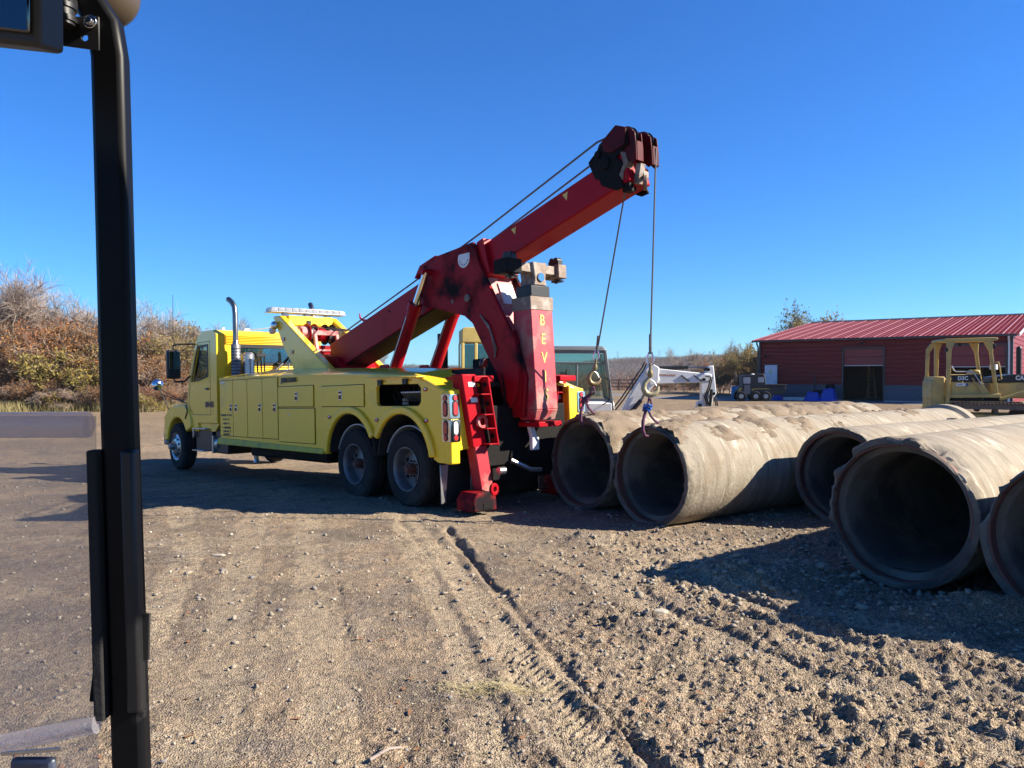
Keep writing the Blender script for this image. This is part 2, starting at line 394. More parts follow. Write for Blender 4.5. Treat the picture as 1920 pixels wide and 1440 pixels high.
def Hd(x, y):
    x = np.array([float(x)]); y = np.array([float(y)]); return float(base_h(x, y)[0]+near_detail(x, y)[0][0])

# ground sheet: a fan of rings, dense inside the field of view, out to the horizon
def make_ground():
    cy = -1.2
    rs = list(np.geomspace(.6, 3.0, 24)); 
    while rs[-1] < 19: rs.append(rs[-1]*1.0036+.0005)
    while rs[-1] < 60: rs.append(rs[-1]*1.012)
    while rs[-1] < 1600: rs.append(rs[-1]*1.05)
    rs = np.array(rs)
    th = np.concatenate([np.linspace(-180, -60, 26)[:-1], np.linspace(-60, -41, 40)[:-1], np.linspace(-41, 41, 700)[:-1], np.linspace(41, 60, 40)[:-1], np.linspace(60, 180, 26)[:-1]])
    T, Rr = np.meshgrid(np.radians(th), rs)
    X = Rr*np.sin(T); Y = cy+Rr*np.cos(T)
    Z = base_h(X, Y); d, mask, rough = near_detail(X, Y); Z = Z+d
    n, m = X.shape
    v = np.stack([X.ravel(), Y.ravel(), Z.ravel()], 1)
    i = np.arange(n-1)[:, None]*m; j = np.arange(m)[None, :]; j2 = (j+1) % m
    f = np.stack([i+j, i+j2, i+m+j2, i+m+j], -1).reshape(-1, 4)
    c = len(v); v = np.vstack([v, [0, cy, base_h(0, cy)]])
    o = rawmesh('ground', v, f, None, kind='structure', smooth=True)
    at = o.data.attributes.new('track', 'FLOAT', 'POINT'); at.data.foreach_set('value', np.append(mask.ravel(), 0).astype(np.float32))
    at = o.data.attributes.new('rough', 'FLOAT', 'POINT'); at.data.foreach_set('value', np.append(rough.ravel(), 0).astype(np.float32))
    return o
def ground_mat():
    m = bpy.data.materials.new('dirt'); m.use_nodes = True; n = m.node_tree.nodes; l = m.node_tree.links; b = n['Principled BSDF']
    b.inputs['Roughness'].default_value = .95; b.inputs['Specular IOR Level'].default_value = .15
    geo = n.new('ShaderNodeNewGeometry'); pos = geo.outputs['Position']
    def noise(s, d=6, r=.6, w=0):
        t = n.new('ShaderNodeTexNoise'); t.inputs['Scale'].default_value = s; t.inputs['Detail'].default_value = d; t.inputs['Roughness'].default_value = r
        mp = n.new('ShaderNodeMapping'); mp.inputs['Location'].default_value = (w, w*2, 0); l.new(pos, mp.inputs[0]); l.new(mp.outputs[0], t.inputs[0]); return t.outputs['Fac']
    def rng(s, lo, hi):
        r = n.new('ShaderNodeMapRange'); r.interpolation_type = 'SMOOTHSTEP'; r.inputs[1].default_value = lo; r.inputs[2].default_value = hi; l.new(s, r.inputs[0]); return r.outputs[0]
    def mul(a, k):
        x = n.new('ShaderNodeMath'); x.operation = 'MULTIPLY'; l.new(a, x.inputs[0])
        if isinstance(k, (int, float)): x.inputs[1].default_value = k
        else: l.new(k, x.inputs[1])
        return x.outputs[0]
    def mix(f, a, c):
        x = n.new('ShaderNodeMix'); x.data_type = 'RGBA'; l.new(f, x.inputs[0])
        for k, v in ((6, a), (7, c)):
            if isinstance(v, tuple): x.inputs[k].default_value = (*v, 1)
            else: l.new(v, x.inputs[k])
        return x.outputs[2]
    tr = n.new('ShaderNodeAttribute'); tr.attribute_name = 'track'; ro = n.new('ShaderNodeAttribute'); ro.attribute_name = 'rough'
    base = mix(rng(noise(.45, 8), .38, .60), (.285, .206, .132), (.178, .130, .090))
    base = mix(rng(noise(2.3, 9, .65, 3), .46, .66), base, (.20, .156, .118))
    base = mix(mul(rng(noise(1.4, 7, .7, 9), .52, .68), .75), base, (.15, .125, .102))
    base = mix(mul(mul(tr.outputs['Fac'], rng(noise(1.7, 7, .7, 61), .34, .54)), .95), base, (.38, .295, .195))
    base = mix(mul(rng(noise(.35, 6, .6, 31), .50, .62), .55), base, (.31, .238, .158))
    base = mix(mul(rng(noise(.9, 8, .7, 41), .53, .63), .6), base, (.095, .080, .066))
    # gravel grains, each with a tone of its own
    def grains(sc, lo, hi, k, base):
        v = n.new('ShaderNodeTexVoronoi'); v.inputs['Scale'].default_value = sc; l.new(pos, v.inputs['Vector'])
        sp = n.new('ShaderNodeSeparateColor'); l.new(v.outputs['Color'], sp.inputs[0])
        r = n.new('ShaderNodeMapRange'); r.inputs[3].default_value = lo; r.inputs[4].default_value = hi; l.new(sp.outputs[0], r.inputs[0])
        x = n.new('ShaderNodeMix'); x.data_type = 'RGBA'; x.blend_type = 'MULTIPLY'; l.new(k, x.inputs[0]) if not isinstance(k, float) else setattr(x.inputs[0], 'default_value', k)
        l.new(base, x.inputs[6]); l.new(r.outputs[0], x.inputs[7]); return x.outputs[2], v.outputs['Distance']
    inv0 = n.new('ShaderNodeMath'); inv0.operation = 'MULTIPLY_ADD'; inv0.inputs[1].default_value = -.45; l.new(tr.outputs['Fac'], inv0.inputs[0]); l.new(rng(ro.outputs['Fac'], .0, 1.0), inv0.inputs[2])
    inv_ = n.new('ShaderNodeMath'); inv_.operation = 'ADD'; inv_.use_clamp = True; l.new(inv0.outputs[0], inv_.inputs[0]); l.new(mul(rng(noise(1.1, 5, .6, 22), .45, .62), .45), inv_.inputs[1])
    gr2 = n.new('ShaderNodeMath'); gr2.operation = 'MULTIPLY_ADD'; gr2.inputs[1].default_value = .6; gr2.inputs[2].default_value = .25; l.new(inv_.outputs[0], gr2.inputs[0])
    base, _d1 = grains(105, .55, 1.45, inv_.outputs[0], base)
    base, _d2 = grains(140, .55, 1.5, gr2.outputs[0], base)
    base, _d3 = grains(34, .88, 1.12, gr2.outputs[0], base)
    base = mix(mul(rng(noise(34, 3, .7, 5), .60, .66), .75), base, (.30, .26, .21))
    base = mix(mul(rng(noise(22, 5, .75, 7), .53, .62), .70), base, (.075, .06, .048))
    base = mix(mul(rng(noise(18, 4, .7, 12), .60, .72), .4), base, (.36, .32, .25))
    base = mix(mul(rng(noise(4.5, 10, .82, 51), .50, .60), .60), base, (.115, .09, .068))
    base = mix(mul(rng(noise(7, 8, .85, 57), .54, .62), .55), base, (.37, .30, .215))
    # far yard: browner scraped soil, and woodland floor beyond
    sep = n.new('ShaderNodeSeparateXYZ'); l.new(pos, sep.inputs[0])
    base = mix(mul(rng(sep.outputs[1], 16, 32), .7), base, mix(rng(noise(1.2, 8, .7), .4, .6), (.235, .165, .095), (.165, .115, .07)))
    base = mix(rng(sep.outputs[1], 80, 95), base, (.10, .075, .05))
    l.new(base, b.inputs['Base Color'])
    bp = n.new('ShaderNodeBump'); bp.inputs['Strength'].default_value = .7; bp.inputs['Distance'].default_value = .02; l.new(_d1, bp.inputs['Height'])
    bp2 = n.new('ShaderNodeBump'); bp2.inputs['Strength'].default_value = .7; bp2.inputs['Distance'].default_value = .03; l.new(noise(11, 6, .7), bp2.inputs['Height']); l.new(bp.outputs[0], bp2.inputs['Normal'])
    l.new(bp2.outputs[0], b.inputs['Normal']); return m
ground = make_ground(); ground.data.materials.append(ground_mat())

# ------------------------------------------------------------------ recovery truck (local x towards the cab, y to its left side, z up)
ta, tp = R(42.4), R(2.0)
tf = Vector((-math.sin(ta)*math.cos(tp), math.cos(ta)*math.cos(tp), -math.sin(tp))); tl = Vector((-math.cos(ta), -math.sin(ta), 0)); tu = tf.cross(tl)
TMW = Matrix(((tf.x, tl.x, tu.x, -.547), (tf.y, tl.y, tu.y, 11.288), (tf.z, tl.z, tu.z, 0), (0, 0, 0, 1)))
truck = thing('recovery_truck', 'lime yellow heavy recovery truck with a raised red boom and stabiliser legs down', 'tow truck', mw=TMW)
def make_wheel(parent, x, y, z, side, r, w, kind):
    # side = +1: outer face looks to +y
    wh = bpy.data.objects.new('wheel', None); COL.objects.link(wh); wh.parent = parent; wh.location = (x, y, z)
    if side < 0: wh.rotation_euler = (0, 0, math.pi)
    key = 'tyre%s%.2f%.2f' % (kind, r, w)
    if key not in MATS:
        t = MB(); h = w/2
        prof = [(h-.02, .295), (h, .33), (h+.008, r*.78), (h-.004, r*.90), (h-.028, r-.022), (h-.045, r-.004)]
        gx = [-.66, -.28, .10, .48]
        for g in gx[::-1]: prof += [(h*g+.035, r), (h*g+.03, r-.014), (h*g+.016, r-.014), (h*g+.01, r)]
        prof += [(-h+.045, r-.004), (-h+.028, r-.022), (-h, r*.88), (-h, .33), (-h+.02, .295)]
        nb = 56
        def rf(j, k, rr, hh):
            if rr > r-.03 and k % 2 == 0 and abs(hh) > h*.45: rr -= .014
            return rr, hh
        t.lathe(prof, n=nb*2, rfun=rf, closed=True)
        o1 = t.build('tyre', rubber, wh, ang=30); o1.data.name = key
        rm = MB()
        if kind == 'deep':
            rm.lathe([(h-.03, .285), (h+.004, .305), (h+.004, .295), (h-.02, .275), (h-.05, .272), (-h*.15, .262), (-h*.2, .24), (-h*.02, .15), (h*.02, .12), (h*.02, .001)], n=48)
            rm.lathe([(-h, .30), (-h+.02, .29), (-h+.06, .27), (-h*.3, .262)], n=48)
        else:
            rm.lathe([(h-.02, .28), (h+.004, .302), (h+.002, .29), (h-.03, .265), (h-.02, .24), (h+.03, .15), (h+.035, .12), (h+.035, .001)], n=48)
        o2 = rm.build('rim', rimsteel if kind == 'deep' else alu, wh, ang=50)
        hb = MB(); hh = h*.02 if kind == 'deep' else h+.035
        hb.cyl((0, hh, 0), (0, hh+.10, 0), .075, .07, 20); hb.cyl((0, hh+.10, 0), (0, hh+.13, 0), .05, .045, 16)
        for k in range(10):
            a = 2*math.pi*k/10; hb.cyl((.105*math.cos(a), hh-.01, .105*math.sin(a)), (.105*math.cos(a), hh+.035, .105*math.sin(a)), .014, n=6)
        o3 = hb.build('hub', hubred if kind == 'deep' else alu, wh)
        ho = MB()
        for k in range(5 if kind == 'deep' else 10):
            a = 2*math.pi*(k+.5)/(5 if kind == 'deep' else 10); rr = .19; q = .03 if kind == 'deep' else .022
            hy = (-h*.11 if kind == 'deep' else h+.008)
            ho.cyl((rr*math.cos(a), hy-.02, rr*math.sin(a)), (rr*math.cos(a), hy+.012, rr*math.sin(a)), q, n=14)
        o4 = ho.build('hand_hole', grease, wh)
        MATS[key] = (o1.data, o2.data, o3.data, o4.data)
    else:
        for nm, me in zip(('tyre', 'rim', 'hub', 'hand_hole'), MATS[key]): rawobj(nm, me, wh)
    return wh
for x in (0, 1.36):
    for s in (1, -1):
        make_wheel(truck, x, 1.075*s, .50, s, .525, .26, 'deep'); make_wheel(truck, x, .745*s, .50, -s, .525, .26, 'deep')
make_wheel(truck, 8.88, 1.07, .50, 1, .515, .30, 'front'); make_wheel(truck, 8.88, -1.07, .50, -1, .515, .30, 'front')
# frame, axles, tanks
b = MB()
for s in (1, -1): b.box(-1.0, 9.35, .40*s-.04, .40*s+.04, .62, .88)
for x in (-.9, .68, 2.6, 4.6, 6.6, 8.0): b.box(x-.06, x+.06, -.36, .36, .64, .86)
b.build('chassis_frame', black, truck, .01)
b = MB()
for x in (0, 1.36, 8.88):
    b.cyl((x, -.6, .5), (x, .6, .5), .08, n=12)
    if x < 5: b.ball((x, 0, .5), .23, 16); b.box(x-.5, x+.5, .50, .56, .36, .46); b.box(x-.5, x+.5, -.56, -.50, .36, .46)
    else: b.box(x-.6, x+.6, .42, .5, .5, .58)
b.cyl((1.5, 0, .55), (7.6, 0, .72), .06, n=12)
b.build('axle', grease, truck)
b = MB(); b.box(7.05, 7.95, .62, 1.12, .45, .93); b.build('step_box', black, truck, .02)
b = MB()
for x0, x1, z in ((7.25, 7.95, .93), (7.35, 7.98, .47)): b.box(x0, x1, .98, 1.20, z-.03, z)
b.box(7.92, 7.96, 1.14, 1.19, .72, .93)
b.build('step_plate', alu, truck, .006)
b = MB(); b.cyl((6.85, .95, .60), (7.3, .95, .60), .17, n=20); b.box(7.0, 7.06, .7, 1.13, .42, .78); b.build('air_tank', alu, truck, .004)
b = MB(); b.box(6.35, 7.0, .45, 1.08, .42, .90); b.box(6.5, 6.9, -1.1, -.45, .45, .95); b.build('battery_box', black, truck, .03)
b = MB(); b.cyl((5.9, .7, .62), (5.9, .7, .33), .06, .045, 12); b.cyl((5.9, .7, .33), (5.9, .7, .26), .045, .06, 12); b.build('drain_pipe', alu, truck)
b = MB()
b.box(2.4, 5.8, -.95, -.45, .40, .78); b.box(2.6, 5.6, .45, .95, .42, .74); b.build('under_body_tank', grease, truck, .04)

# service body
def bodyside(s):
    lip = .70
    outer = [(6.30, .72), (6.30, 1.93), (5.2, 1.93), (3.6, 1.90), (1.0, 1.83), (-.30, 1.77), (-.92, 1.56), (-.98, 1.2), (-1.05, .63), (-.80, .63)]
    a0 = [(x, z) for x, z in arc(0, .60, lip, -2, 158, 18)]
    outer += [(-.72, .66)] + [(-x, z) for x, z in arc(0, .60, lip, 6, 152, 16)]
    a2 = [(1.36-(x-1.36), z) for x, z in arc(1.36, .60, lip, 28, 178, 16)]
    outer += a2 + [(2.14, .63)]
    hole = [(.64, 1.40), (.64, 1.62), (.60, 1.67), (-.38, 1.655), (-.44, 1.61), (-.44, 1.42), (-.38, 1.365), (.58, 1.365)]
    b = MB(); y0, y1 = (1.19, 1.245) if s > 0 else (-1.245, -1.19)
    b.prism(outer, y0, y1, 'xz', [hole]); b.build('side_panel', yellow, truck, .006)
    # wheel-arch lips
    for cx, aa in ((0, (8, 153)), (1.36, (27, 176))):
        b = MB(); P = arc(0, .60, .76, aa[0], aa[1], 20); Q = arc(0, .60, .655, aa[0], aa[1], 20)
        P = [(cx-x, z) for x, z in P]; Q = [(cx-x, z) for x, z in Q]
        b.prism(P+Q[::-1], 1.235*s, 1.30*s, 'xz'); b.build('fender_flare', yellow, truck, .02)
        b = MB(); P = arc(cx, .60, .655, 5, 175, 18); Q = arc(cx, .60, .64, 5, 175, 18)
        b.prism(P+Q[::-1], .60*s, 1.24*s, 'xz'); b.build('wheel_well', blackdull, truck)
    # lower rail
    b = MB(); b.hexa([(2.17, 1.20*s, .61), (6.40, 1.20*s, .63), (6.40, 1.30*s, .645), (2.17, 1.29*s, .62), (2.17, 1.20*s, .70), (6.36, 1.20*s, .77), (6.36, 1.26*s, .77), (2.17, 1.26*s, .70)])
    b.build('lower_rail', yellowflat, truck, .012)
    # sloped shoulder from the side up to the deck
    b = MB()
    top = [(6.30, 1.93), (5.2, 1.93), (3.6, 1.90), (1.0, 1.83), (-.30, 1.77)]
    vs = []; 
    for x, z in top: vs += [(x, 1.262*s, z-.028), (x, 1.262*s, z+.004), (x, 1.20*s, z+.028), (x, .98*s, z+.06), (x, .60*s, z+.10+(.03 if 2.5 < x < 6 else 0)), (x, .60*s, z-.028)]
    fs = []
    for i in range(len(top)-1):
        for k in range(6): k2 = (k+1) % 6; fs.append((i*6+k, i*6+k2, (i+1)*6+k2, (i+1)*6+k))
    fs += [tuple(range(6)), tuple(range(24, 30))]
    b.add(vs, fs); b.build('body_shoulder', yellow, truck, ang=50)
    # rear cap: sloping top and rear corner panel
    b = MB()
    b.hexa([(-.30, .72*s, 1.78), (-.30, 1.27*s, 1.755), (-1.00, 1.27*s, 1.525), (-1.06, .72*s, 1.60), (-.30, .72*s, 1.85), (-.30, 1.255*s, 1.80), (-.97, 1.255*s, 1.565), (-1.03, .72*s, 1.645)])
    b.build('rear_cap', yellow, truck, .018)
    b = MB()
    b.prism([(1.25*s, .62), (1.25*s, 1.55), (.93*s, 1.60), (.93*s, .80), (1.10*s, .79), (1.10*s, .62)], -1.07, -.93, 'yz'); b.build('rear_panel', yellow, truck, .02)
    b = MB(); b.box(-.9, 6.3, min(.62*s, 1.18*s), max(.62*s, 1.18*s), 1.32, 1.335); b.box(6.24, 6.29, min(.5*s, 1.2*s), max(.5*s, 1.2*s), .8, 1.9); b.box(-.95, 6.2, min(.595*s, .61*s), max(.595*s, .61*s), .95, 1.85)
    b.build('inner_bulkhead', blackdull, truck)
bodyside(1); bodyside(-1)
b = MB(); b.hexa([(-.95, -.6, 1.60), (6.3, -.6, 1.78), (6.3, .6, 1.78), (-.95, .6, 1.60), (-.95, -.6, 1.66), (6.3, -.6, 1.84), (6.3, .6, 1.84), (-.95, .6, 1.66)])
b.build('deck', blackdull, truck)
b = MB(); b.prism([(-1.16, .8), (1.16, .8), (1.16, 1.84), (-1.16, 1.84)], 6.25, 6.31, 'yz'); b.build('front_bulkhead', yellow, truck, .01)
# doors, each a slab with a thin dark gap round it
gap = mat('door_gap', (.05, .045, .01), .8)
def door(x0, x1, z0, z1, hx=None, hz=None, s=1, ztop=None):
    ztop = z1 if ztop is None else ztop
    g = MB(); g.prism([(x0, z0), (x1, z0), (x1, ztop), (x0, z1)], 1.246*s, 1.2475*s, 'xz'); 
    d = MB(); e = .011; d.prism([(x0+e, z0+e), (x1-e, z0+e), (x1-e, ztop-e), (x0+e, z1-e)], 1.2485*s, 1.264*s, 'xz'); dd = d.build('compartment_door', yellow, truck, .004)
    g.build('door_gap', gap, dd)
    if hx is not None:
        h = MB(); h.box(hx-.045, hx+.045, min(1.264*s, 1.272*s), max(1.264*s, 1.272*s), hz-.075, hz+.075); hh = h.build('handle', chrome, dd, .004)
        k = MB(); k.box(hx-.022, hx+.022, min(1.272*s, 1.282*s), max(1.272*s, 1.282*s), hz-.055, hz+.005); k.cyl((hx, 1.27*s, hz+.045), (hx, 1.286*s, hz+.045), .016, n=10); k.build('latch', black, dd, .002)
for s in (1, -1):
    xs = (6.27, 5.64, 4.99, 4.35, 3.74); hxs = (5.74, 5.50, 4.46, 3.87)
    for i in range(4): door(xs[i+1], xs[i], .80, 1.885, hxs[i], 1.345, s, 1.885)
    door(2.47, 3.73, 1.355, 1.715, 3.05, 1.53, s); door(.95, 2.23, 1.355, 1.69, 1.62, 1.53, s)
    door(2.44, 3.73, .76, 1.345, None, None, s)
for s in (1, -1):
    for x, z in ((3.35, 1.22), (1.99, 1.20), (.64, 1.17), (-.55, 1.17), (-.55, 1.58)):
        b = MB(); b.ball((x, 1.25*s, z), .05, 14, (1, .32, .55)); b.build('marker_light', redlens, truck)
        b = MB(); b.ball((x-.012, 1.262*s, z+.006), .025, 10, (1, .35, .6)); b.build('marker_reflector', whitelens, truck)
# control opening on the left side
b = MB(); b.box(-.50, .70, .88, .90, 1.34, 1.70); b.box(-.5, .7, .88, 1.19, 1.335, 1.345); b.build('control_recess', grease, truck)
b = MB()
for i in range(11): b.cyl((.06-i*.045, 1.10, 1.42), (.04-i*.045, 1.22, 1.54), .007, n=6)
b.build('control_lever', alu, truck)
b = MB()
for i in range(11): b.ball((.04-i*.045, 1.22, 1.55), .013, 8)
b.build('lever_knob', whitelens, truck)
b = MB()
for z in (1.45, 1.40): b.box(.02, .16, 1.12, 1.13, z-.018, z+.018)
b.build('control_plate', worn, truck)
b = MB()
for i in range(7): b.tube([(.55-i*.13, .95, 1.38), (.5-i*.13, 1.05, 1.50+.03*(i % 3)), (.6-i*.12, .95, 1.62)], .02, 6)
b.build('hydraulic_hose', black, truck)
b = MB()
for x in (.52, -.10): b.box(x-.05, x+.05, 1.20, 1.275, 1.655, 1.735); b.box(x-.09, x+.03, 1.262, 1.29, 1.70, 1.73)
b.build('lid_hinge', black, truck, .006)
b = MB(); b.hexa([(-.50, 1.20, 1.745), (.72, 1.20, 1.78), (.72, 1.36, 1.775), (-.50, 1.36, 1.74), (-.50, 1.20, 1.765), (.72, 1.20, 1.80), (.72, 1.36, 1.79), (-.50, 1.36, 1.755)]); b.build('control_lid', yellow, truck, .006)
# rear light clusters wrap the rear corners
for s in (1, -1):
    for (za, zb, kind) in ((1.20, 1.51, 0), (.905, 1.185, 1)):
        t = -.0
        cl = bpy.data.objects.new('light_cluster', None); COL.objects.link(cl); cl.parent = truck
        p = MB(); sh = lambda z: -.02*(1.5-z)
        p.prism(rrect(1.10, 1.262, za, zb, .02) if s > 0 else rrect(-1.262, -1.10, za, zb, .02), -1.082, -1.068, 'yz')
        p.prism(rrect(-1.075, -.90, za, zb, .02), 1.248*s, 1.262*s, 'xz')
        p.build('light_bezel', chrome, cl, .003)
        zz = [(zb-.05, .038, 0), ((za+zb)/2-.03, .04, 1)] if kind == 0 else [(za+.05, .038, 0), ((za+zb)/2+.035, .04, 1)]
        for z, r, oval in zz:
            for face in (0, 1):
                hz = .085 if oval else 0; P = arc(0, hz*.62, r, 0, 180, 8)+arc(0, -hz*.62, r, 180, 360, 8)
                ring = MB(); len_ = MB()
                m2 = whitelens if (kind == 1 and oval and face == 0) else redlens
                if face == 0:
                    c = 1.178*s; ring.prism([(c+x*1.15, z+y*1.1) for x, y in P], -1.088, -1.08, 'yz'); len_.prism([(c+x*.85, z+y*.9) for x, y in P], -1.094, -1.086, 'yz')
                else:
                    c = -.985; ring.prism([(c+x*1.15, z+y*1.1) for x, y in P], 1.258*s, 1.268*s, 'xz'); len_.prism([(c+x*.85, z+y*.9) for x, y in P], 1.262*s, 1.275*s, 'xz')
                ring.build('lens_gasket', black, cl); len_.build('lamp_lens', m2, cl, .004)
# lettering on the body
text('JERR-DAN', 'maker_lettering', .105, ink, truck, basis((3.32, 1.2665, 1.81), (-1, 0, 0), (0, 0, 1)), .003, .004, 1.15)
for i, (n_, z) in enumerate(((13, 1.21), (8, 1.13), (8, 1.05), (11, .97), (10, .90), (8, .84))): scrawl('door_lettering', n_, .055, ink, truck, basis((5.95, 1.2655, z), (-1, 0, 0), (0, 0, 1)), i)
b = MB(); b.box(6.02, 6.24, 1.264, 1.2665, 1.83, 1.86); b.build('reflective_sticker', whitedecal, truck)

# cab
prof = [(6.65, 1.03), (6.65, 2.84), (6.78, 2.93), (7.35, 2.94), (7.62, 2.86), (7.80, 2.66), (8.22, 1.94), (8.30, 1.35), (8.10, 1.15), (7.7, 1.03)]
win = [(7.13, 2.02), (7.10, 2.62), (7.62, 2.62), (7.98, 1.93), (7.55, 1.95)]
for s in (1, -1):
    b = MB(); b.prism(prof, 1.13*s, 1.17*s, 'xz', [win]); b.build('cab_side', yellow, truck, .012)
    b = MB(); b.prism(win, 1.142*s, 1.150*s, 'xz'); b.build('side_window', cabglass, truck)
    b = MB(); e = .025
    b.prism([(7.07, 1.99), (7.06, 2.66), (7.64, 2.66), (8.04, 1.90), (7.55, 1.92)], 1.166*s, 1.178*s, 'xz', [win]); b.build('window_seal', black, truck, .004)
    b = MB(); P = [(6.98, 1.20), (6.97, 2.72), (7.62, 2.72), (8.12, 1.90), (8.20, 1.38), (7.95, 1.20)]
    Q = [(x-.012*(1 if x > 7.3 else -1), z-.012*(1 if z > 1.8 else -1)) for x, z in P]
    b.prism(P, 1.166*s, 1.1725*s, 'xz', [Q]); dd = b.build('door_seam', black, truck)
    b = MB(); b.box(7.06, 7.2, min(1.17*s, 1.2*s), max(1.17*s, 1.2*s), 1.72, 1.76); b.build('door_handle', black, truck, .006)
    b = MB(); b.prism([(6.66, 1.03), (8.3, 1.03), (8.1, .86), (6.9, .86)], .8*s, 1.12*s, 'xz'); b.build('cab_sill', yellow, truck, .01)
# dark lining inside the doors
for s in (1, -1):
    b = MB(); b.prism([(6.72, 1.1), (6.72, 2.80), (7.6, 2.80), (8.15, 1.95), (8.2, 1.4), (8.0, 1.1)], 1.09*s, 1.125*s, 'xz', [win]); b.build('door_lining', blackdull, truck)
# roof, walls
b = MB(); rp = [(6.65, 2.80), (6.65, 2.84), (6.78, 2.93), (7.35, 2.94), (7.62, 2.86), (7.80, 2.66), (7.76, 2.63), (7.58, 2.80), (7.35, 2.88), (6.8, 2.88)]
b.prism(rp, -1.14, 1.14, 'xz'); b.build('cab_roof', yellow, truck, .012)
b = MB()
rw = [rrect(-.50, .74, 2.24, 2.60, .05)]
b.prism([(-1.14, 1.03), (1.14, 1.03), (1.14, 2.84), (-1.14, 2.84)], 6.65, 6.69, 'yz', rw)
b.build('cab_rear_wall', yellow, truck)
b = MB()
for i in range(6): b.box(6.628, 6.652, -1.05, 1.02, 2.64+i*.032, 2.655+i*.032)
for i in range(22): b.box(6.632, 6.652, -1.05, 1.02, 1.12+i*.05, 1.14+i*.05)
b.build('wall_rib', yellow, truck, .004)
b = MB(); b.prism(rrect(-.53, .77, 2.21, 2.63, .06), 6.625, 6.66, 'yz', [rrect(-.47, .71, 2.27, 2.57, .05)]); b.build('rear_window_seal', black, truck, .004)
b = MB(); b.prism(rrect(-.48, .72, 2.26, 2.58, .05), 6.655, 6.662, 'yz'); b.build('rear_window', greenglass, truck)
b = MB(); b.prism([(.40, 2.28), (.48, 2.28), (.48, 2.37), (.40, 2.37)], 6.65, 6.653, 'yz'); b.build('window_sticker', whitedecal, truck)
b = MB(); b.hexa([(7.80, -1.1, 2.64), (8.20, -1.1, 1.98), (8.20, 1.1, 1.98), (7.80, 1.1, 2.64), (7.82, -1.1, 2.65), (8.22, -1.1, 1.99), (8.22, 1.1, 1.99), (7.82, 1.1, 2.65)]); b.build('windshield', cabglass, truck)
b = MB(); b.box(6.7, 8.2, -1.12, 1.12, 1.05, 1.09)
for y in (.5, -.5): b.box(7.0, 7.5, y-.25, y+.25, 1.1, 1.55); b.box(6.9, 7.02, y-.25, y+.25, 1.5, 2.25)
b.box(7.95, 8.2, -1.1, 1.1, 1.5, 1.95); b.build('cab_interior', blackdull, truck, .02)
b = MB(); b.box(7.0, 7.2, .3, .42, 2.93, 3.0); b.box(6.9, 7.05, -.5, -.4, 2.93, 2.99); b.cyl((7.2, .8, 2.9), (7.2, .8, 3.02), .04, n=10); b.cyl((7.0, .35, 2.97), (6.5, -.2, 3.03), .012, n=6); b.box(6.75, 6.95, -.9, -.72, 2.93, 3.02); b.build('roof_marker', whitelens, truck, .006)
# hood and fenders
b = MB()
def ring(x, w, zt, zb, c): return [(x, -w, zb), (x, -w, zt-c), (x, -w+c, zt), (x, w-c, zt), (x, w, zt-c), (x, w, zb)]
rs_ = [ring(8.15, 1.06, 1.94, 1.2, .12), ring(8.8, .92, 1.84, 1.1, .16), ring(9.5, .80, 1.64, .95, .18), ring(9.72, .76, 1.48, .75, .16)]
vs = [p for r_ in rs_ for p in r_]; fs = []
for i in range(3):
    for k in range(6): k2 = (k+1) % 6; fs.append((i*6+k, i*6+k2, (i+1)*6+k2, (i+1)*6+k))
fs += [tuple(range(6)), tuple(range(18, 24))]
b.add(vs, fs); b.build('hood', yellow, truck, .03, ang=60)
for s in (1, -1):
    out = [(8.02, .93), (8.05, 1.16), (8.20, 1.33), (8.45, 1.42), (9.0, 1.42), (9.42, 1.34), (9.70, 1.15), (9.74, .62), (9.50, .62)]
    inn = [(8.88-(-x+0), z) for x, z in []]
    P = out + [(8.88+x, z) for x, z in arc(0, .52, .62, 12, 150, 18)]
    b = MB(); b.prism(P, .78*s, 1.20*s, 'xz'); b.build('front_fender', yellow, truck, .04)
    b = MB(); b.prism([(8.5, 1.0), (8.02, 1.37), (8.3, 1.38), (8.5, 1.40)], 0.8*s, 1.0*s, 'xz')
    b = MB(); b.box(7.7, 8.12, min(.75*s, 1.16*s), max(.75*s, 1.16*s), .85, 1.25); b.build('fender_skirt', yellow, truck, .03)
    b = MB(); b.tube([(8.28, 1.205*s, 1.42), (8.20, 1.21*s, 1.28), (8.33, 1.21*s, 1.12)], .012, 6); b.build('fender_seam', black, truck)
b = MB(); b.box(9.6, 9.85, -1.18, 1.18, .50, .82); b.build('bumper', mat('bumper_grey', (.35, .30, .26), .5), truck, .05)
b = MB(); b.box(9.70, 9.74, -.6, .6, .85, 1.42); b.build('grille', chrome, truck, .02)
# mirrors
b = MB(); b.prism(rrect(1.32, 1.60, 1.98, 2.60, .05), 8.20, 8.32, 'yz'); b.build('mirror_housing', black, truck, .03)
b = MB(); b.prism(rrect(1.35, 1.57, 2.18, 2.57, .03), 8.19, 8.199, 'yz'); b.build('mirror_glass', darkglass, truck)
b = MB(); b.tube([(7.78, 1.17, 2.70), (8.1, 1.30, 2.72), (8.26, 1.46, 2.70), (8.26, 1.46, 2.6)], .017, 8); b.tube([(8.26, 1.46, 2.0), (8.26, 1.44, 1.92), (8.2, 1.26, 1.92), (8.1, 1.17, 2.04)], .02, 8); b.build('mirror_arm', black, truck)
b = MB(); b.ball((9.62, 1.36, 1.88), .13, 20, (.6, 1, 1)); b.build('convex_mirror', chrome, truck)
b = MB(); b.tube([(9.6, 1.33, 1.80), (9.5, 1.16, 1.32)], .012, 6); b.tube([(9.6, 1.33, 1.80), (8.9, .98, 1.45)], .01, 6); b.tube([(9.55, 1.28, 1.66), (8.6, 1.0, 1.42)], .01, 6); b.build('mirror_stalk', black, truck)
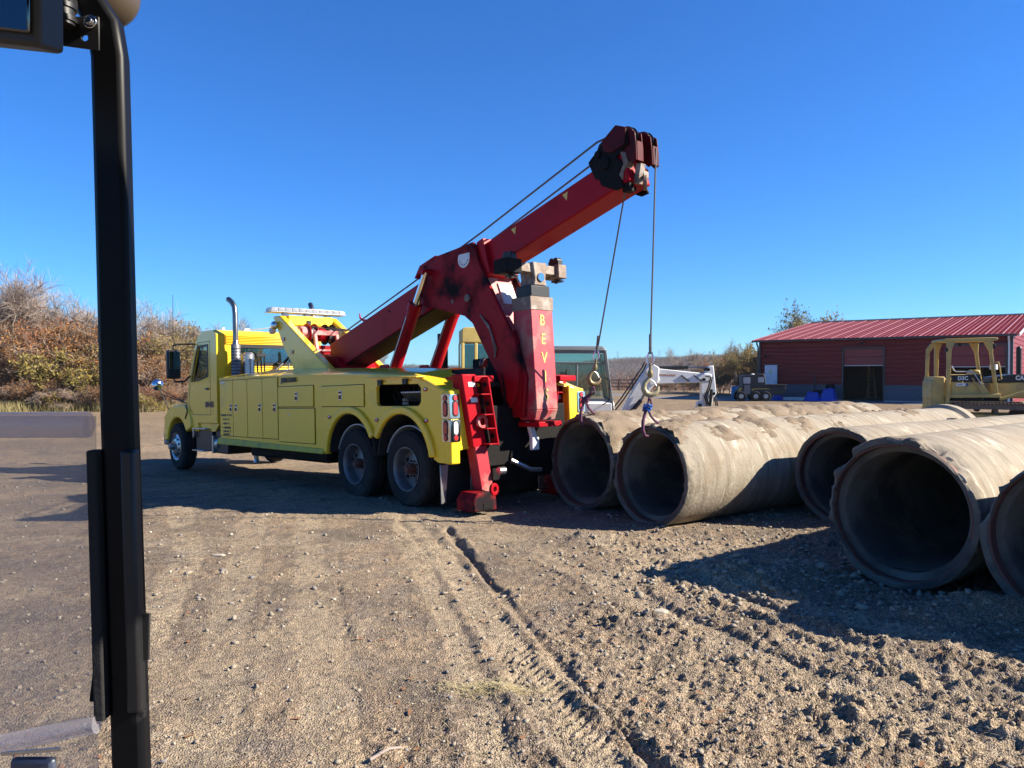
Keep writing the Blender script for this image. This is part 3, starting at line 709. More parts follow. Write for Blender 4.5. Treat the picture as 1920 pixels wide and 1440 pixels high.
scrawl('unit_number', 6, .075, ink, truck, basis((7.03, 1.178, 1.42), (-1, 0, 0), (0, 0, 1)), 11)
b = MB()
for x in (6.92, 7.17): b.box(x-.10, x+.09, 1.1755, 1.1765, 1.36, 1.48)
b.build('number_plaque', mat('maroon_decal', (.22, .06, .03), .6), truck)
# exhaust stacks
for y in (.86, -.86):
    b = MB(); b.cyl((6.42, y, 1.0), (6.42, y, 2.52), .085, n=24); b.cyl((6.42, y, 2.52), (6.42, y, 2.70), .085, .054, 24)
    b.tube([(6.42, y, 2.68), (6.42, y, 3.25), (6.45, y, 3.38), (6.52, y+.02*(1 if y > 0 else -1), 3.48), (6.62, y+.05*(1 if y > 0 else -1), 3.55)], .053, 20, cap=False)
    ex = b.build('exhaust_stack', dullchrome, truck)
    b = MB(); b.cyl((6.63, y+.05*(1 if y > 0 else -1), 3.552), (6.60, y+.045*(1 if y > 0 else -1), 3.54), .048, n=16); b.build('stack_mouth', grease, ex)
    b = MB()
    for i in range(24):
        for k in range(20):
            a = R(k*18+(i % 2)*9); b.cyl((6.42+.090*math.cos(a), y+.090*math.sin(a), 1.1+i*.062), (6.42+.0965*math.cos(a), y+.0965*math.sin(a), 1.1+i*.062), .0125, n=5)
    o = b.build('guard_hole', grease, ex); o['kind'] = 'stuff'
    b = MB(); b.lathe([(1.05, .094), (2.60, .094), (2.61, .088)], (6.42, y, 0), (0, 0, 1), 24); b.build('heat_guard', rimsteel, ex)
b = MB(); b.lathe([(1.95, .001), (1.95, .13), (2.42, .13), (2.46, .08), (2.46, .001)], (6.45, .60, 0), (0, 0, 1), 24); b.build('air_cleaner', alu, truck)
b = MB()
for x, y in ((6.40, .42), (6.40, .34), (6.4, .27)): b.cyl((x, y, 1.9), (x, y, 2.42), .016, n=8)
b.box(6.36, 6.44, .25, .45, 2.38, 2.44); b.tube([(6.4, .26, 1.9), (6.5, -.25, 2.3), (6.3, -.35, 2.5), (6.2, -.45, 2.0)], .03, 8); b.tube([(6.3, -.15, 1.9), (6.4, -.30, 2.35), (6.2, -.5, 1.95)], .022, 8); b.build('air_line', black, truck)

# pylon (headboard) with light bar
for s in (1, -1):
    side = [(5.26, 3.09), (5.11, 2.91), (5.0, 2.72), (4.88, 2.54), (4.75, 2.38), (4.56, 2.21), (4.44, 2.02), (4.3, 1.86), (2.6, 1.86), (2.75, 1.93), (3.16, 2.02), (4.96, 3.08)]
    b = MB(); b.prism(side, .47*s, .61*s, 'xz'); b.build('pylon_leg', yellow, truck, .02)
b = MB(); b.prism([(-.47, 2.83), (-.47, 3.085), (.47, 3.085), (.47, 2.83), (.40, 2.90), (-.40, 2.90)], 4.86, 5.18, 'yz'); b.build('pylon_beam', yellow, truck, .015)
b = MB()
for z0, x0 in ((2.62, 4.80), (2.36, 4.46)): b.prism(rrect(x0-.045, x0+.045, z0-.035, z0+.035, .012), .610, .624, 'xz')
b.build('marker_housing', redlens, truck)
b = MB()
for z0, x0 in ((2.62, 4.80), (2.36, 4.46)): b.box(x0-.022, x0+.022, .624, .628, z0-.015, z0+.015)
b.build('marker_lens', amber, truck)
b = MB(); b.ball((5.08, .66, 2.90), .085, 18, (1, .8, 1)); b.cyl((5.08, .60, 2.90), (5.08, .66, 2.90), .03, n=8); b.build('work_lamp', chrome, truck)
b = MB(); b.ball((5.3, .60, 2.82), .07, 14); b.build('rear_flood_lamp', whitelens, truck)
b = MB()
for i in range(11):
    y = -.72+i*.144; b.box(4.93, 5.18, y-.066, y+.066, 3.165, 3.225)
lb = b.build('light_bar', glassmat('clear_lens', (.8, .8, .8), .25, .55, (.75, .74, .70)), truck, .012)
b = MB(); b.box(4.92, 5.19, -.80, .80, 3.145, 3.163); b.box(4.95, 5.16, -.76, .76, 3.226, 3.238)
for y in (-.45, 0, .45): b.box(5.0, 5.12, y-.05, y+.05, 3.08, 3.145)
b.build('light_bar_base', alu, lb, .004)
b = MB()
for i in range(10):
    y = -.65+i*.144; b.box(4.98, 5.12, y-.03, y+.03, 3.17, 3.215)
b.build('strobe_module', chrome, lb)
b = MB(); b.box(4.84, 4.9, .02, .10, 2.90, 3.0); b.build('beam_lamp', black, truck, .005)
# winches
for y, dn in ((.19, .12), (-.19, .12)):
    w = MB(); w.cyl((4.62, y+.05, 2.72), (4.62, y+.20, 2.72), .14, n=28); w.cyl((4.62, y+.20, 2.72), (4.62, y+.24, 2.72), .11, .10, 24); wo_ = w.build('winch_motor', redpale if y > 0 else red, truck, .01)
    w = MB(); w.cyl((4.62, y-.12, 2.72), (4.62, y-.10, 2.72), .20, n=32); w.cyl((4.62, y+.04, 2.72), (4.62, y+.05, 2.72), .20, n=32); w.build('drum_flange', grease if y < 0 else red, wo_)
    w = MB(); w.cyl((4.62, y-.10, 2.72), (4.62, y+.04, 2.72), .14, n=32); w.build('rope_drum', wire, wo_)
b = MB(); b.bar((4.30, .26, 2.72), (4.30, -.24, 2.72), .05, .09); b.bar((4.30, .235, 2.70), (4.22, .235, 2.38), .06, .06); b.bar((4.30, -.22, 2.70), (4.22, -.22, 2.38), .06, .06); b.box(4.1, 4.4, -.26, .30, 2.36, 2.40)
b.build('winch_frame', redpale, truck, .008)
b = MB(); b.box(4.0, 5.1, -.44, .44, 2.0, 2.05); b.box(4.5, 4.56, -.44, .44, 1.8, 2.5); b.build('winch_bed', red, truck, .01)
b = MB(); b.tube([(4.15, .33, 2.36), (4.1, .30, 2.33), (3.9, .32, 2.22)], .03, 8); b.box(4.0, 4.3, .31, .34, 2.335, 2.375); b.build('chain_hook', whitedecal, truck, .004)
b = MB(); b.hexa([(3.62, .262, 2.05), (3.98, .262, 2.05), (3.98, .262, 2.25), (3.62, .262, 2.25), (3.62, .268, 2.05), (3.98, .268, 2.05), (3.98, .268, 2.25), (3.62, .268, 2.25)]); bl = b.build('boom_sticker', whitedecal, truck)
scrawl('capacity_lettering', 5, .08, mat('blue_ink', (.05, .09, .25), .5), truck, basis((3.80, .270, 2.14), (-1, 0, 0), (0, 0, 1)), 9)

# boom
bd = Vector((-math.cos(R(15.4)), 0, math.sin(R(15.4)))); bu = Vector((math.sin(R(15.4)), 0, math.cos(R(15.4))))
def BP(s_, h_, y=0): return Vector((3.63, 0, 2.49))+bd*s_+bu*h_+Vector((0, y, 0))   # s along the boom from its foot, h from its top edge
def boxsec(m, s0, s1, ha0, hb0, ha1, hb1, w):
    m.hexa([BP(s0, hb0, -w), BP(s0, hb0, w), BP(s0, ha0, w), BP(s0, ha0, -w), BP(s1, hb1, -w), BP(s1, hb1, w), BP(s1, ha1, w), BP(s1, ha1, -w)])
b = MB(); boxsec(b, -.10, 1.0, 0, -.52, 0, -.50, .255); boxsec(b, 1.0, 4.35, 0, -.50, 0, -.50, .255); b.build('outer_boom', red, truck, .015)
b = MB(); boxsec(b, 3.9, 6.95, -.04, -.43, -.04, -.42, .20); b.build('inner_boom', red, truck, .02)
b = MB(); boxsec(b, 4.28, 4.42, .012, -.515, .012, -.515, .27); b.build('boom_collar', red, truck, .006)
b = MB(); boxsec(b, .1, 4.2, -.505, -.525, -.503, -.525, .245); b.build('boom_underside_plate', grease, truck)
b = MB(); b.prism([(3.75, 1.8), (3.9, 2.3), (3.3, 2.2), (3.0, 1.85)], -.36, .36, 'xz'); b.build('boom_foot', red, truck, .01)
for i, sp in enumerate((4.9, 5.9)):
    c = BP(sp+.08, -.14, .2025); b = MB(); b.add([c+bd*.05+bu*.05, c-bd*.05+bu*.05, c-bu*.05, c+bd*.05+bu*.05+Vector((0, .002, 0)), c-bd*.05+bu*.05+Vector((0, .002, 0)), c-bu*.05+Vector((0, .002, 0))], [(0, 1, 2), (3, 4, 5), (0, 1, 4, 3), (1, 2, 5, 4), (2, 0, 3, 5)]); b.build('warning_triangle', yellowdecal, truck)
b = MB(); c = BP(6.55, -.14, .2); b.cyl(c, c+Vector((0, .012, 0)), .04, n=16); c = BP(1.9, -.12, .255); b.cyl(c, c+Vector((0, .006, 0)), .02, n=12); b.build('boom_pin', grease, truck)
# rope horns on top of the boom
for sp in (1.15, 2.95):
    b = MB()
    for y in (.2, -.2): b.tube([BP(sp, .0, y), BP(sp-.12, .05, y), BP(sp-.20, .12, y), BP(sp-.20, .20, y)], [.022, .02, .016, .01], 8)
    b.build('rope_guide_horn', red, truck)
# winch ropes along the boom
rope_s1, rope_s2 = Vector((-3.10, .15, 4.47)), Vector((-3.14, -.17, 4.47))
b = MB()
for y, yy in ((.19, .15), (-.19, -.17)):
    b.tube([(4.62, y-.03, 2.86), BP(.35, .10, yy), BP(2.4, .13, yy), BP(4.3, .17, yy), BP(6.6, .28, yy), Vector((-3.05, yy, 4.55))], .0125, 6)
b.build('winch_rope', wire, truck)
# bracket plates that carry the boom and the lift mast
brk = [(.80, 3.44), (.40, 3.56), (-.07, 3.60), (-.48, 3.64), (-.58, 3.35), (-.74, 3.09), (-.93, 2.79), (-1.13, 2.48), (-1.31, 2.19), (-1.37, 1.83), (-1.31, 1.50), (-1.17, 1.30), (-1.02, 1.60), (-.92, 1.77), (-.73, 2.04), (-.43, 2.50), (-.25, 2.62), (.24, 2.74), (.74, 2.86)]
for s in (1, -1):
    b = MB(); b.prism(brk, .27*s, .33*s, 'xz'); b.build('boom_bracket', redgrime_shade, truck, .012)
    b = MB(); b.cyl((-.36, .33*s, 2.86), (-.36, .365*s, 2.86), .055, n=20); b.cyl((.0, .33*s, 2.85), (.0, .34*s, 2.85), .03, n=12); b.build('pivot_pin', worn, truck, .006)
b = MB(); b.prism(arc(-.28, 3.43, .13, 180, 380, 12)+[(-.28+.10, 3.50), (-.28-.13, 3.50)], .331, .337, 'xz'); b.build('angle_gauge', whitedecal, truck)
b = MB()
for k in range(6): a = R(200+k*28); b.box(-.28+.09*math.cos(a)-.008, -.28+.09*math.cos(a)+.008, .337, .340, 3.43+.09*math.sin(a)-.01, 3.43+.09*math.sin(a)+.01)
b.build('gauge_mark', ink, truck)
b = MB(); b.hexa([(.80, -.30, 3.36), (.80, .33, 3.36), (.95, .33, 3.30), (.95, -.30, 3.30), (.40, -.30, 3.58), (.40, .33, 3.58), (.80, .33, 3.48), (.80, -.30, 3.48)]); b.build('bracket_saddle', red, truck, .01)
b = MB(); b.hexa([(-.50, -.27, 3.24), (-.50, .27, 3.24), (-.62, .27, 3.18), (-.62, -.27, 3.18), (-.98, -.27, 2.10), (-.98, .27, 2.10), (-1.06, .27, 2.10), (-1.06, -.27, 2.10)]); b.build('bracket_web', redpale, truck, .006)
b = MB(); b.hexa([(-.66, -.20, 3.06), (-.66, .06, 3.06), (-.70, .06, 3.05), (-.70, -.20, 3.05), (-.79, -.20, 2.75), (-.79, .06, 2.75), (-.83, .06, 2.75), (-.83, -.20, 2.75)]); b.build('web_decal', whitedecal, truck)
b = MB(); b.tube([(-.62, .341, 2.60), (-.80, .36, 2.45), (-.95, .345, 2.1), (-.90, .345, 2.0)], .012, 6); b.tube([(-.66, .341, 2.55), (-.86, .36, 2.35), (-.93, .345, 2.0)], .010, 6); b.build('grease_line', worn, truck)
# boom lift cylinders
for y in (.42, -.35):
    b = MB(); b.cyl((1.50, y, 1.75), (.80, y, 2.86), .095, n=24); b.cyl((.86, y, 2.78), (.79, y, 2.89), .108, n=24); cy_ = b.build('lift_cylinder', red, truck)
    b = MB(); b.cyl((.80, y, 2.86), (.50, y, 3.34), .055, n=20); b.build('cylinder_rod', chrome, cy_)
    b = MB(); b.bar((1.38, y+.10, 1.93), (.90, y+.10, 2.70), .012, .012); b.build('cylinder_pipe', alu, cy_)
    b = MB(); b.prism([(1.30, 1.72), (1.75, 1.72), (1.62, 2.0), (1.40, 2.0)], y-.13, y-.10, 'xz'); b.prism([(1.30, 1.72), (1.75, 1.72), (1.62, 2.0), (1.40, 2.0)], y+.10, y+.13, 'xz'); b.build('cylinder_mount', red, cy_, .006)
b = MB(); b.cyl((.52, -.42, 3.34), (.52, .50, 3.34), .05, n=16); b.build('cylinder_pin', red, truck)

# lift mast behind the bracket: BEVIS lettering on its rear face
def mx(z): return -1.485-.075*(2.75-z)/1.6
b = MB(); wm = .20
b.hexa([(mx(1.28), -wm, 1.28), (-1.16, -wm, 1.28), (-1.16, wm, 1.28), (mx(1.28), wm, 1.28), (mx(2.62), -wm, 2.62), (-1.14, -wm, 2.62), (-1.14, wm, 2.62), (mx(2.62), wm, 2.62)])
mast = b.build('lift_mast', redmast, truck, .012)
b = MB(); b.hexa([(-1.50, -wm*.95, 1.14), (-1.22, -wm*.9, 1.14), (-1.22, wm*.9, 1.14), (-1.50, wm*.95, 1.14), (mx(1.28), -wm, 1.279), (-1.16, -wm, 1.279), (-1.16, wm, 1.279), (mx(1.28), wm, 1.279)]); b.build('mast_foot', redmast, mast, .01)
b = MB(); b.box(mx(2.7)-.012, -1.13, -.212, .212, 2.60, 2.78); b.build('mast_collar', worn, mast, .006)
b = MB(); b.box(-1.475, -1.18, -.175, .175, 2.78, 2.93); b.build('mast_head', black, mast, .01)
b = MB(); b.prism([(-.12, 2.93), (.12, 2.93), (.10, 3.02), (.13, 3.24), (-.13, 3.24), (-.10, 3.02)], -1.48, -1.20, 'yz'); b.build('swivel_block', worn, mast, .015)
b = MB(); b.cyl((-1.50, 0, 3.04), (-1.47, 0, 3.04), .06, n=24); b.build('swivel_pin', chrome, mast, .006)
b = MB(); b.box(-1.44, -1.26, -.40, .50, 3.10, 3.22); b.build('crossbar', worn, mast, .012)
for y0, y1, m_ in ((-.50, -.34, worn), (.34, .60, grease)): b = MB(); b.box(-1.49, -1.22, y0, y1, 3.06, 3.25); b.build('crossbar_sleeve', m_, mast, .012)
b = MB()
for y in (-.42, .44):
    for dx in (-.40, -.32): b.cyl((-1.0+dx, y-.05, 3.315), (-1.0+dx, y+.05, 3.315), .04, n=14)
    b.box(-1.45, -1.26, y-.045, y+.045, 3.25, 3.31)
    b.cyl((-1.36, y, 3.0), (-1.36, y, 3.06), .02, n=8); b.box(-1.44, -1.28, y-.08, y+.02, 3.02, 3.045)
b.build('fork_holder', black, mast, .006)
zl = (2.46, 2.21, 1.96, 1.71, 1.47)
for ch, z in zip('BEVIS', zl):
    text(ch, 'name_letter', .20, yellowdecal, mast, basis((mx(z)-.0025, .015-.01, z), (0, -1, 0), (-.0, 0, 1)), .002, .003, .85)
b = MB(); b.prism([(-1.20, 2.35), (-1.32, 2.0), (-1.42, 1.7), (-1.36, 1.18), (-1.05, 1.18), (-.90, 1.6), (-.95, 2.1)], -.26, .26, 'xz'); b.build('mast_carriage', redgrime_shade, truck, .02)
b = MB(); b.prism([(-1.30, 2.1), (-1.37, 1.7), (-1.33, 1.3), (-1.28, 1.3), (-1.31, 1.7), (-1.26, 2.05)], .26, .285, 'xz'); b.build('carriage_rib', redgrime_shade, truck, .006)
b = MB(); b.box(-1.55, -1.15, -.27, .16, 1.05, 1.12); b.build('lift_base', red, truck, .01)
b = MB(); b.prism([(.16, 1.12), (.08, 1.12), (.02, .92), (-.02, .92), (-.02, .74), (.10, .74), (.10, .92), (.13, 1.0)], -1.36, -1.30, 'yz'); b.build('reflective_plate', whitedecal, truck, .004)
b = MB(); b.box(-1.15, -.95, -.75, .75, .55, 1.35); b.box(-1.1, -.6, -.6, .6, .35, .6); b.box(-1.0, -.3, -.24, .24, 1.2, 2.0); b.build('rear_crossmember', grease, truck, .02)
b = MB(); b.tube([(-1.2, .35, .62), (-1.3, .1, .48), (-1.3, -.1, .46)], .03, 8); b.tube([(-1.12, .56, .70), (-1.12, .56, .9)], .03, 8); b.cyl((-1.25, .52, .50), (-1.25, .62, .50), .05, n=12); b.build('tow_fitting', alu, truck)
b = MB()
for i in range(5): b.tube([(-.9, .25-.05*i, 2.3), (-1.0, .30-.06*i, 1.9), (-1.1, .35-.07*i, 1.5), (-1.05, .3-.06*i, 1.1)], .02, 6)
b.build('mast_hose', grease, truck)

# boom head: housings, sheaves, guide heads
b = MB()
HEAD0 = set(bpy.data.objects.keys())
headred = mat('greasy_head_red', (.13, .003, .006), .5, 0, (.02, .004, .005), 4, .5, spec=.12)
hp = [(-2.58, 4.36), (-2.64, 4.47), (-2.70, 4.50), (-2.95, 4.64), (-3.12, 4.57), (-3.14, 4.36), (-3.02, 4.30), (-2.94, 4.22), (-3.05, 4.12), (-2.96, 4.0), (-3.05, 3.80), (-2.92, 3.78), (-2.66, 3.90), (-2.60, 4.05), (-2.56, 4.24)]
for y in (.235, -.265):
    b.prism(hp, y-.02, y+.02, 'xz')
b.prism(hp, -.03, .0, 'xz'); hd = b.build('head_plate', grease, truck, .01)
b = MB(); b.prism([(-2.58, 4.30), (-2.50, 4.36), (-2.40, 4.28), (-2.52, 4.02), (-2.72, 3.95), (-2.85, 4.10)], -.24, .22, 'xz'); b.cyl((-2.62, -.27, 4.33), (-2.62, .28, 4.33), .055, n=16); b.cyl((-2.74, -.25, 4.18), (-2.74, .28, 4.18), .09, n=20); b.build('head_body', grease, truck, .01)
b = MB(); b.prism([(-2.70, 4.49), (-2.95, 4.65), (-3.12, 4.58), (-3.10, 4.36), (-2.88, 4.30), (-2.74, 4.34)], .256, .272, 'xz'); b.build('head_cover', headred, truck, .006)
for y in (.15, -.17):
    b = MB(); b.lathe([(-.05, .001), (-.05, .135), (-.035, .14), (-.02, .115), (.02, .115), (.035, .14), (.05, .135), (.05, .001)], (-3.06, y, 4.48), (0, 1, 0), 32); sv = b.build('sheave', black, truck)
    b = MB(); b.cyl((-3.06, y-.055, 4.48), (-3.06, y+.055, 4.48), .075, n=20); b.build('sheave_hub', grease, sv)
    b = MB(); x0 = -3.20
    b.prism([(x0+.10, 4.60), (x0-.03, 4.50), (x0-.05, 4.30), (x0-.05, 4.12), (x0+.02, 4.10), (x0+.12, 4.20), (x0+.20, 4.34)], y+.055, y+.075, 'xz')
    b.prism([(x0+.10, 4.60), (x0-.03, 4.50), (x0-.05, 4.30), (x0-.05, 4.12), (x0+.02, 4.10), (x0+.12, 4.20), (x0+.20, 4.34)], y-.075, y-.055, 'xz')
    b.box(x0-.055, x0-.04, y-.055, y+.055, 4.12, 4.38)
    b.build('rope_head', headred, truck, .006)
b = MB(); b.prism([(-2.98, 4.30), (-3.08, 4.26), (-3.12, 4.12), (-3.04, 4.02), (-3.02, 3.90), (-2.96, 3.98), (-3.04, 4.12), (-3.02, 4.2)], .10, .24, 'xz'); b.prism([(-3.16, 4.12), (-3.24, 4.10), (-3.18, 3.84), (-3.10, 3.86)], .02, .12, 'xz'); b.build('head_lug', worn, truck, .006)
b = MB()
vs = []
b.lathe([(-.022, .055), (.022, .055), (.022, .10), (-.022, .10)], (-3.22, .02, 3.86), (.75, .66, 0), 24, closed=True); b.box(-3.22, -3.02, -.06, .04, 3.93, 4.02); b.build('lifting_eye', worn, truck, .005)
b = MB(); b.box(-3.12, -3.0, .12, .22, 3.74, 3.86); b.build('eye_block', grease, truck, .01)

for o in bpy.data.objects:
    if o.name not in HEAD0 and o.parent == truck: o.location = (-3.10*.13-.06, 0, 4.27*.13); o.scale = (.87, .92, .87)

# stabiliser legs
for s in (1, -1):
    sx_ = .10 if s > 0 else .42
    def q(x, y, z): return (x+sx_, y*s, z)
    def slant(z): return (1.75-z)*(-.28)       # legs splay inwards below
    def P(x, dy, z): return q(x, 1.0+dy+slant(z)*.62, z)
    b = MB()
    def hx(m, x0, x1, d0, d1, z0, z1): m.hexa([P(x0, d0, z0), P(x1, d0, z0), P(x1, d1, z0), P(x0, d1, z0), P(x0, d0, z1), P(x1, d0, z1), P(x1, d1, z1), P(x0, d1, z1)])
    hx(b, -1.27, -1.05, -.10, .13, .82, 1.76); st = b.build('stabiliser_housing', red, truck, .012)
    b = MB(); hx(b, -1.42, -1.27, -.19, -.165, .84, 1.72); b.build('stabiliser_flange', red, st, .006)
    for z in (.86, 1.06, 1.24, 1.50):
        b = MB(); hx(b, -1.42, -1.27, -.165, -.02, z-.008, z+.008); b.build('gusset', red, st, .003)
    b = MB()
    for z in (1.62, 1.38, .96): c = P(-1.345, -.160, z); b.cyl(c, (c[0], c[1]+.012*s, c[2]), .035, n=16)
    b.build('gusset_hole', grease, st)
    b = MB(); hx(b, -1.275, -1.269, -.06, .05, 1.60, 1.66); hx(b, -1.275, -1.269, -.06, .05, 1.40, 1.46); b.build('reflective_tape', whitedecal, st)
    b = MB(); b.lathe([(-.02, .05), (.02, .05), (.02, .085), (-.02, .085)], P(-1.31, -.05, 1.15), (1, 0, 0), 20, closed=True); b.build('chain_slot', redpale, st, .004)
    b = MB(); hx(b, -1.27, -1.09, -.10, .10, .20, .85); b.build('stabiliser_leg', redmast, truck, .01)
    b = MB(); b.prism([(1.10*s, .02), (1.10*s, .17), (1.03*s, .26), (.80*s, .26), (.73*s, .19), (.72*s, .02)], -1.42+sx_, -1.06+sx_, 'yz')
    ft = b.build('stabiliser_foot', redgrime_shade, truck, .02)  # darker red here stands in for the shade on the foot
    b = MB(); b.lathe([(-.02, .035), (.02, .035), (.02, .08), (-.02, .08)], q(-1.40, .75, .28), (1, .2, 0), 20, closed=True); b.build('foot_lug', red, ft, .006)
    b = MB(); b.box(-1.426+sx_, -1.42+sx_, min(.80*s, .95*s), max(.80*s, .95*s), .05, .12); b.build('foot_slot', grease, ft)
    # mud flap with two bright edge strips
    b = MB(); b.box(-.80, -.785, min(.55*s, 1.22*s), max(.55*s, 1.22*s), .10, .66); fl = b.build('mud_flap', black, truck)
    b = MB(); b.hexa([(-.815, 1.10*s, .60), (-.815, 1.235*s, .60), (-.805, 1.235*s, .60), (-.805, 1.10*s, .60), (-.815, 1.16*s, .10), (-.815, 1.225*s, .10), (-.805, 1.225*s, .10), (-.805, 1.16*s, .10)])
    b.hexa([(-.815, .55*s, .60), (-.815, .72*s, .60), (-.805, .72*s, .60), (-.805, .55*s, .60), (-.815, .52*s, .12), (-.815, .74*s, .12), (-.805, .74*s, .12), (-.805, .52*s, .12)]); b.build('flap_strip', alu, fl, .003)
    if s < 0: continue
    c = Vector((-1.12, .72, 1.90)); b = MB(); b.lathe([(-.05, .001), (-.05, .04), (-.02, .075), (.02, .082), (.03, .075)], c, (-.8, -.35*s, -.2), 24); b.cyl((c.x, c.y, c.z-.3), (c.x, c.y, c.z-.05), .018, n=8); wl_ = b.build('work_light', black, truck)
    b = MB(); b.lathe([(.018, .001), (.02, .074)], c, (-.8, -.35*s, -.2), 24); b.build('work_light_lens', chrome, wl_)
b = MB(); b.box(-1.2, -.6, -.95, -.62, 1.66, 1.74); b.box(-1.2, -.6, .62, .95, 1.66, 1.74); b.build('rear_deck_plate', red, truck, .01)
# inner mud guards over the tandem
b = MB()
for cx in (0, 1.36):
    for s in (1, -1):
        P = arc(cx, .5, .60, 20, 160, 14); Q = arc(cx, .5, .585, 20, 160, 14); b.prism(P+Q[::-1], .62*s, 1.14*s, 'xz')
b.build('inner_guard', mat('guard_white', (.5, .5, .46), .5), truck)

# ------------------------------------------------------------------ concrete pipes lying side by side
PL = ['left concrete pipe of the row with the purple sling on its rim',
      'concrete pipe slung from the right hook with the blue knotted sling',
      'middle concrete pipe half hidden behind the big open pipe, black broken upper rim',
      'large concrete pipe with its open end nearest the centre right foreground, cracked lip',
      'concrete pipe cut off by the right edge of the photo beside the large open pipe',
      'concrete pipe outside the right edge beside the nearest pipe', 'last concrete pipe of the row outside the right edge']
rng = np.random.default_rng(3)
def make_pipemat():
    m = concrete.copy(); m.name = 'streaked_pipe_concrete'; n = m.node_tree.nodes; l = m.node_tree.links; b = n['Principled BSDF']
    src = b.inputs['Base Color'].links[0].from_socket
    a1 = n.new('ShaderNodeAttribute'); a1.attribute_name = 'along'; a2 = n.new('ShaderNodeAttribute'); a2.attribute_name = 'turn'
    def streak(ka, kt, lo, hi, seed):
        m1 = n.new('ShaderNodeMath'); m1.operation = 'MULTIPLY'; m1.inputs[1].default_value = ka; l.new(a1.outputs['Fac'], m1.inputs[0])
        m2 = n.new('ShaderNodeMath'); m2.operation = 'MULTIPLY'; m2.inputs[1].default_value = kt; l.new(a2.outputs['Fac'], m2.inputs[0])
        c = n.new('ShaderNodeCombineXYZ'); l.new(m1.outputs[0], c.inputs[0]); l.new(m2.outputs[0], c.inputs[1]); c.inputs[2].default_value = seed
        t = n.new('ShaderNodeTexNoise'); t.inputs['Scale'].default_value = 1; t.inputs['Detail'].default_value = 6; t.inputs['Roughness'].default_value = .6; l.new(c.outputs[0], t.inputs[0])
        r = n.new('ShaderNodeMapRange'); r.inputs[1].default_value = lo; r.inputs[2].default_value = hi; l.new(t.outputs[0], r.inputs[0]); return r.outputs[0]
    def mx(f, a, c, k):
        g = n.new('ShaderNodeMath'); g.operation = 'MULTIPLY'; g.inputs[1].default_value = k; l.new(f, g.inputs[0])
        x = n.new('ShaderNodeMix'); x.data_type = 'RGBA'; l.new(g.outputs[0], x.inputs[0]); l.new(a, x.inputs[6]); x.inputs[7].default_value = (*c, 1); return x.outputs[2]
    o = mx(streak(9, .9, .47, .62, 1), src, (.15, .118, .08), .75)
    o = mx(streak(16, 1.1, .60, .70, 4), o, (.50, .45, .36), .7)
    o = mx(streak(2.5, 1.6, .52, .68, 9), o, (.20, .145, .09), .75)
    a3 = n.new('ShaderNodeAttribute'); a3.attribute_name = 'rim'; rn_ = n.new('ShaderNodeMath'); rn_.operation = 'MULTIPLY'; l.new(a3.outputs['Fac'], rn_.inputs[0]); l.new(streak(7, 4, .42, .56, 15), rn_.inputs[1])
    o = mx(rn_.outputs[0], o, (.055, .048, .04), .9)
    l.new(o, b.inputs['Base Color']); return m
pipemat = make_pipemat()
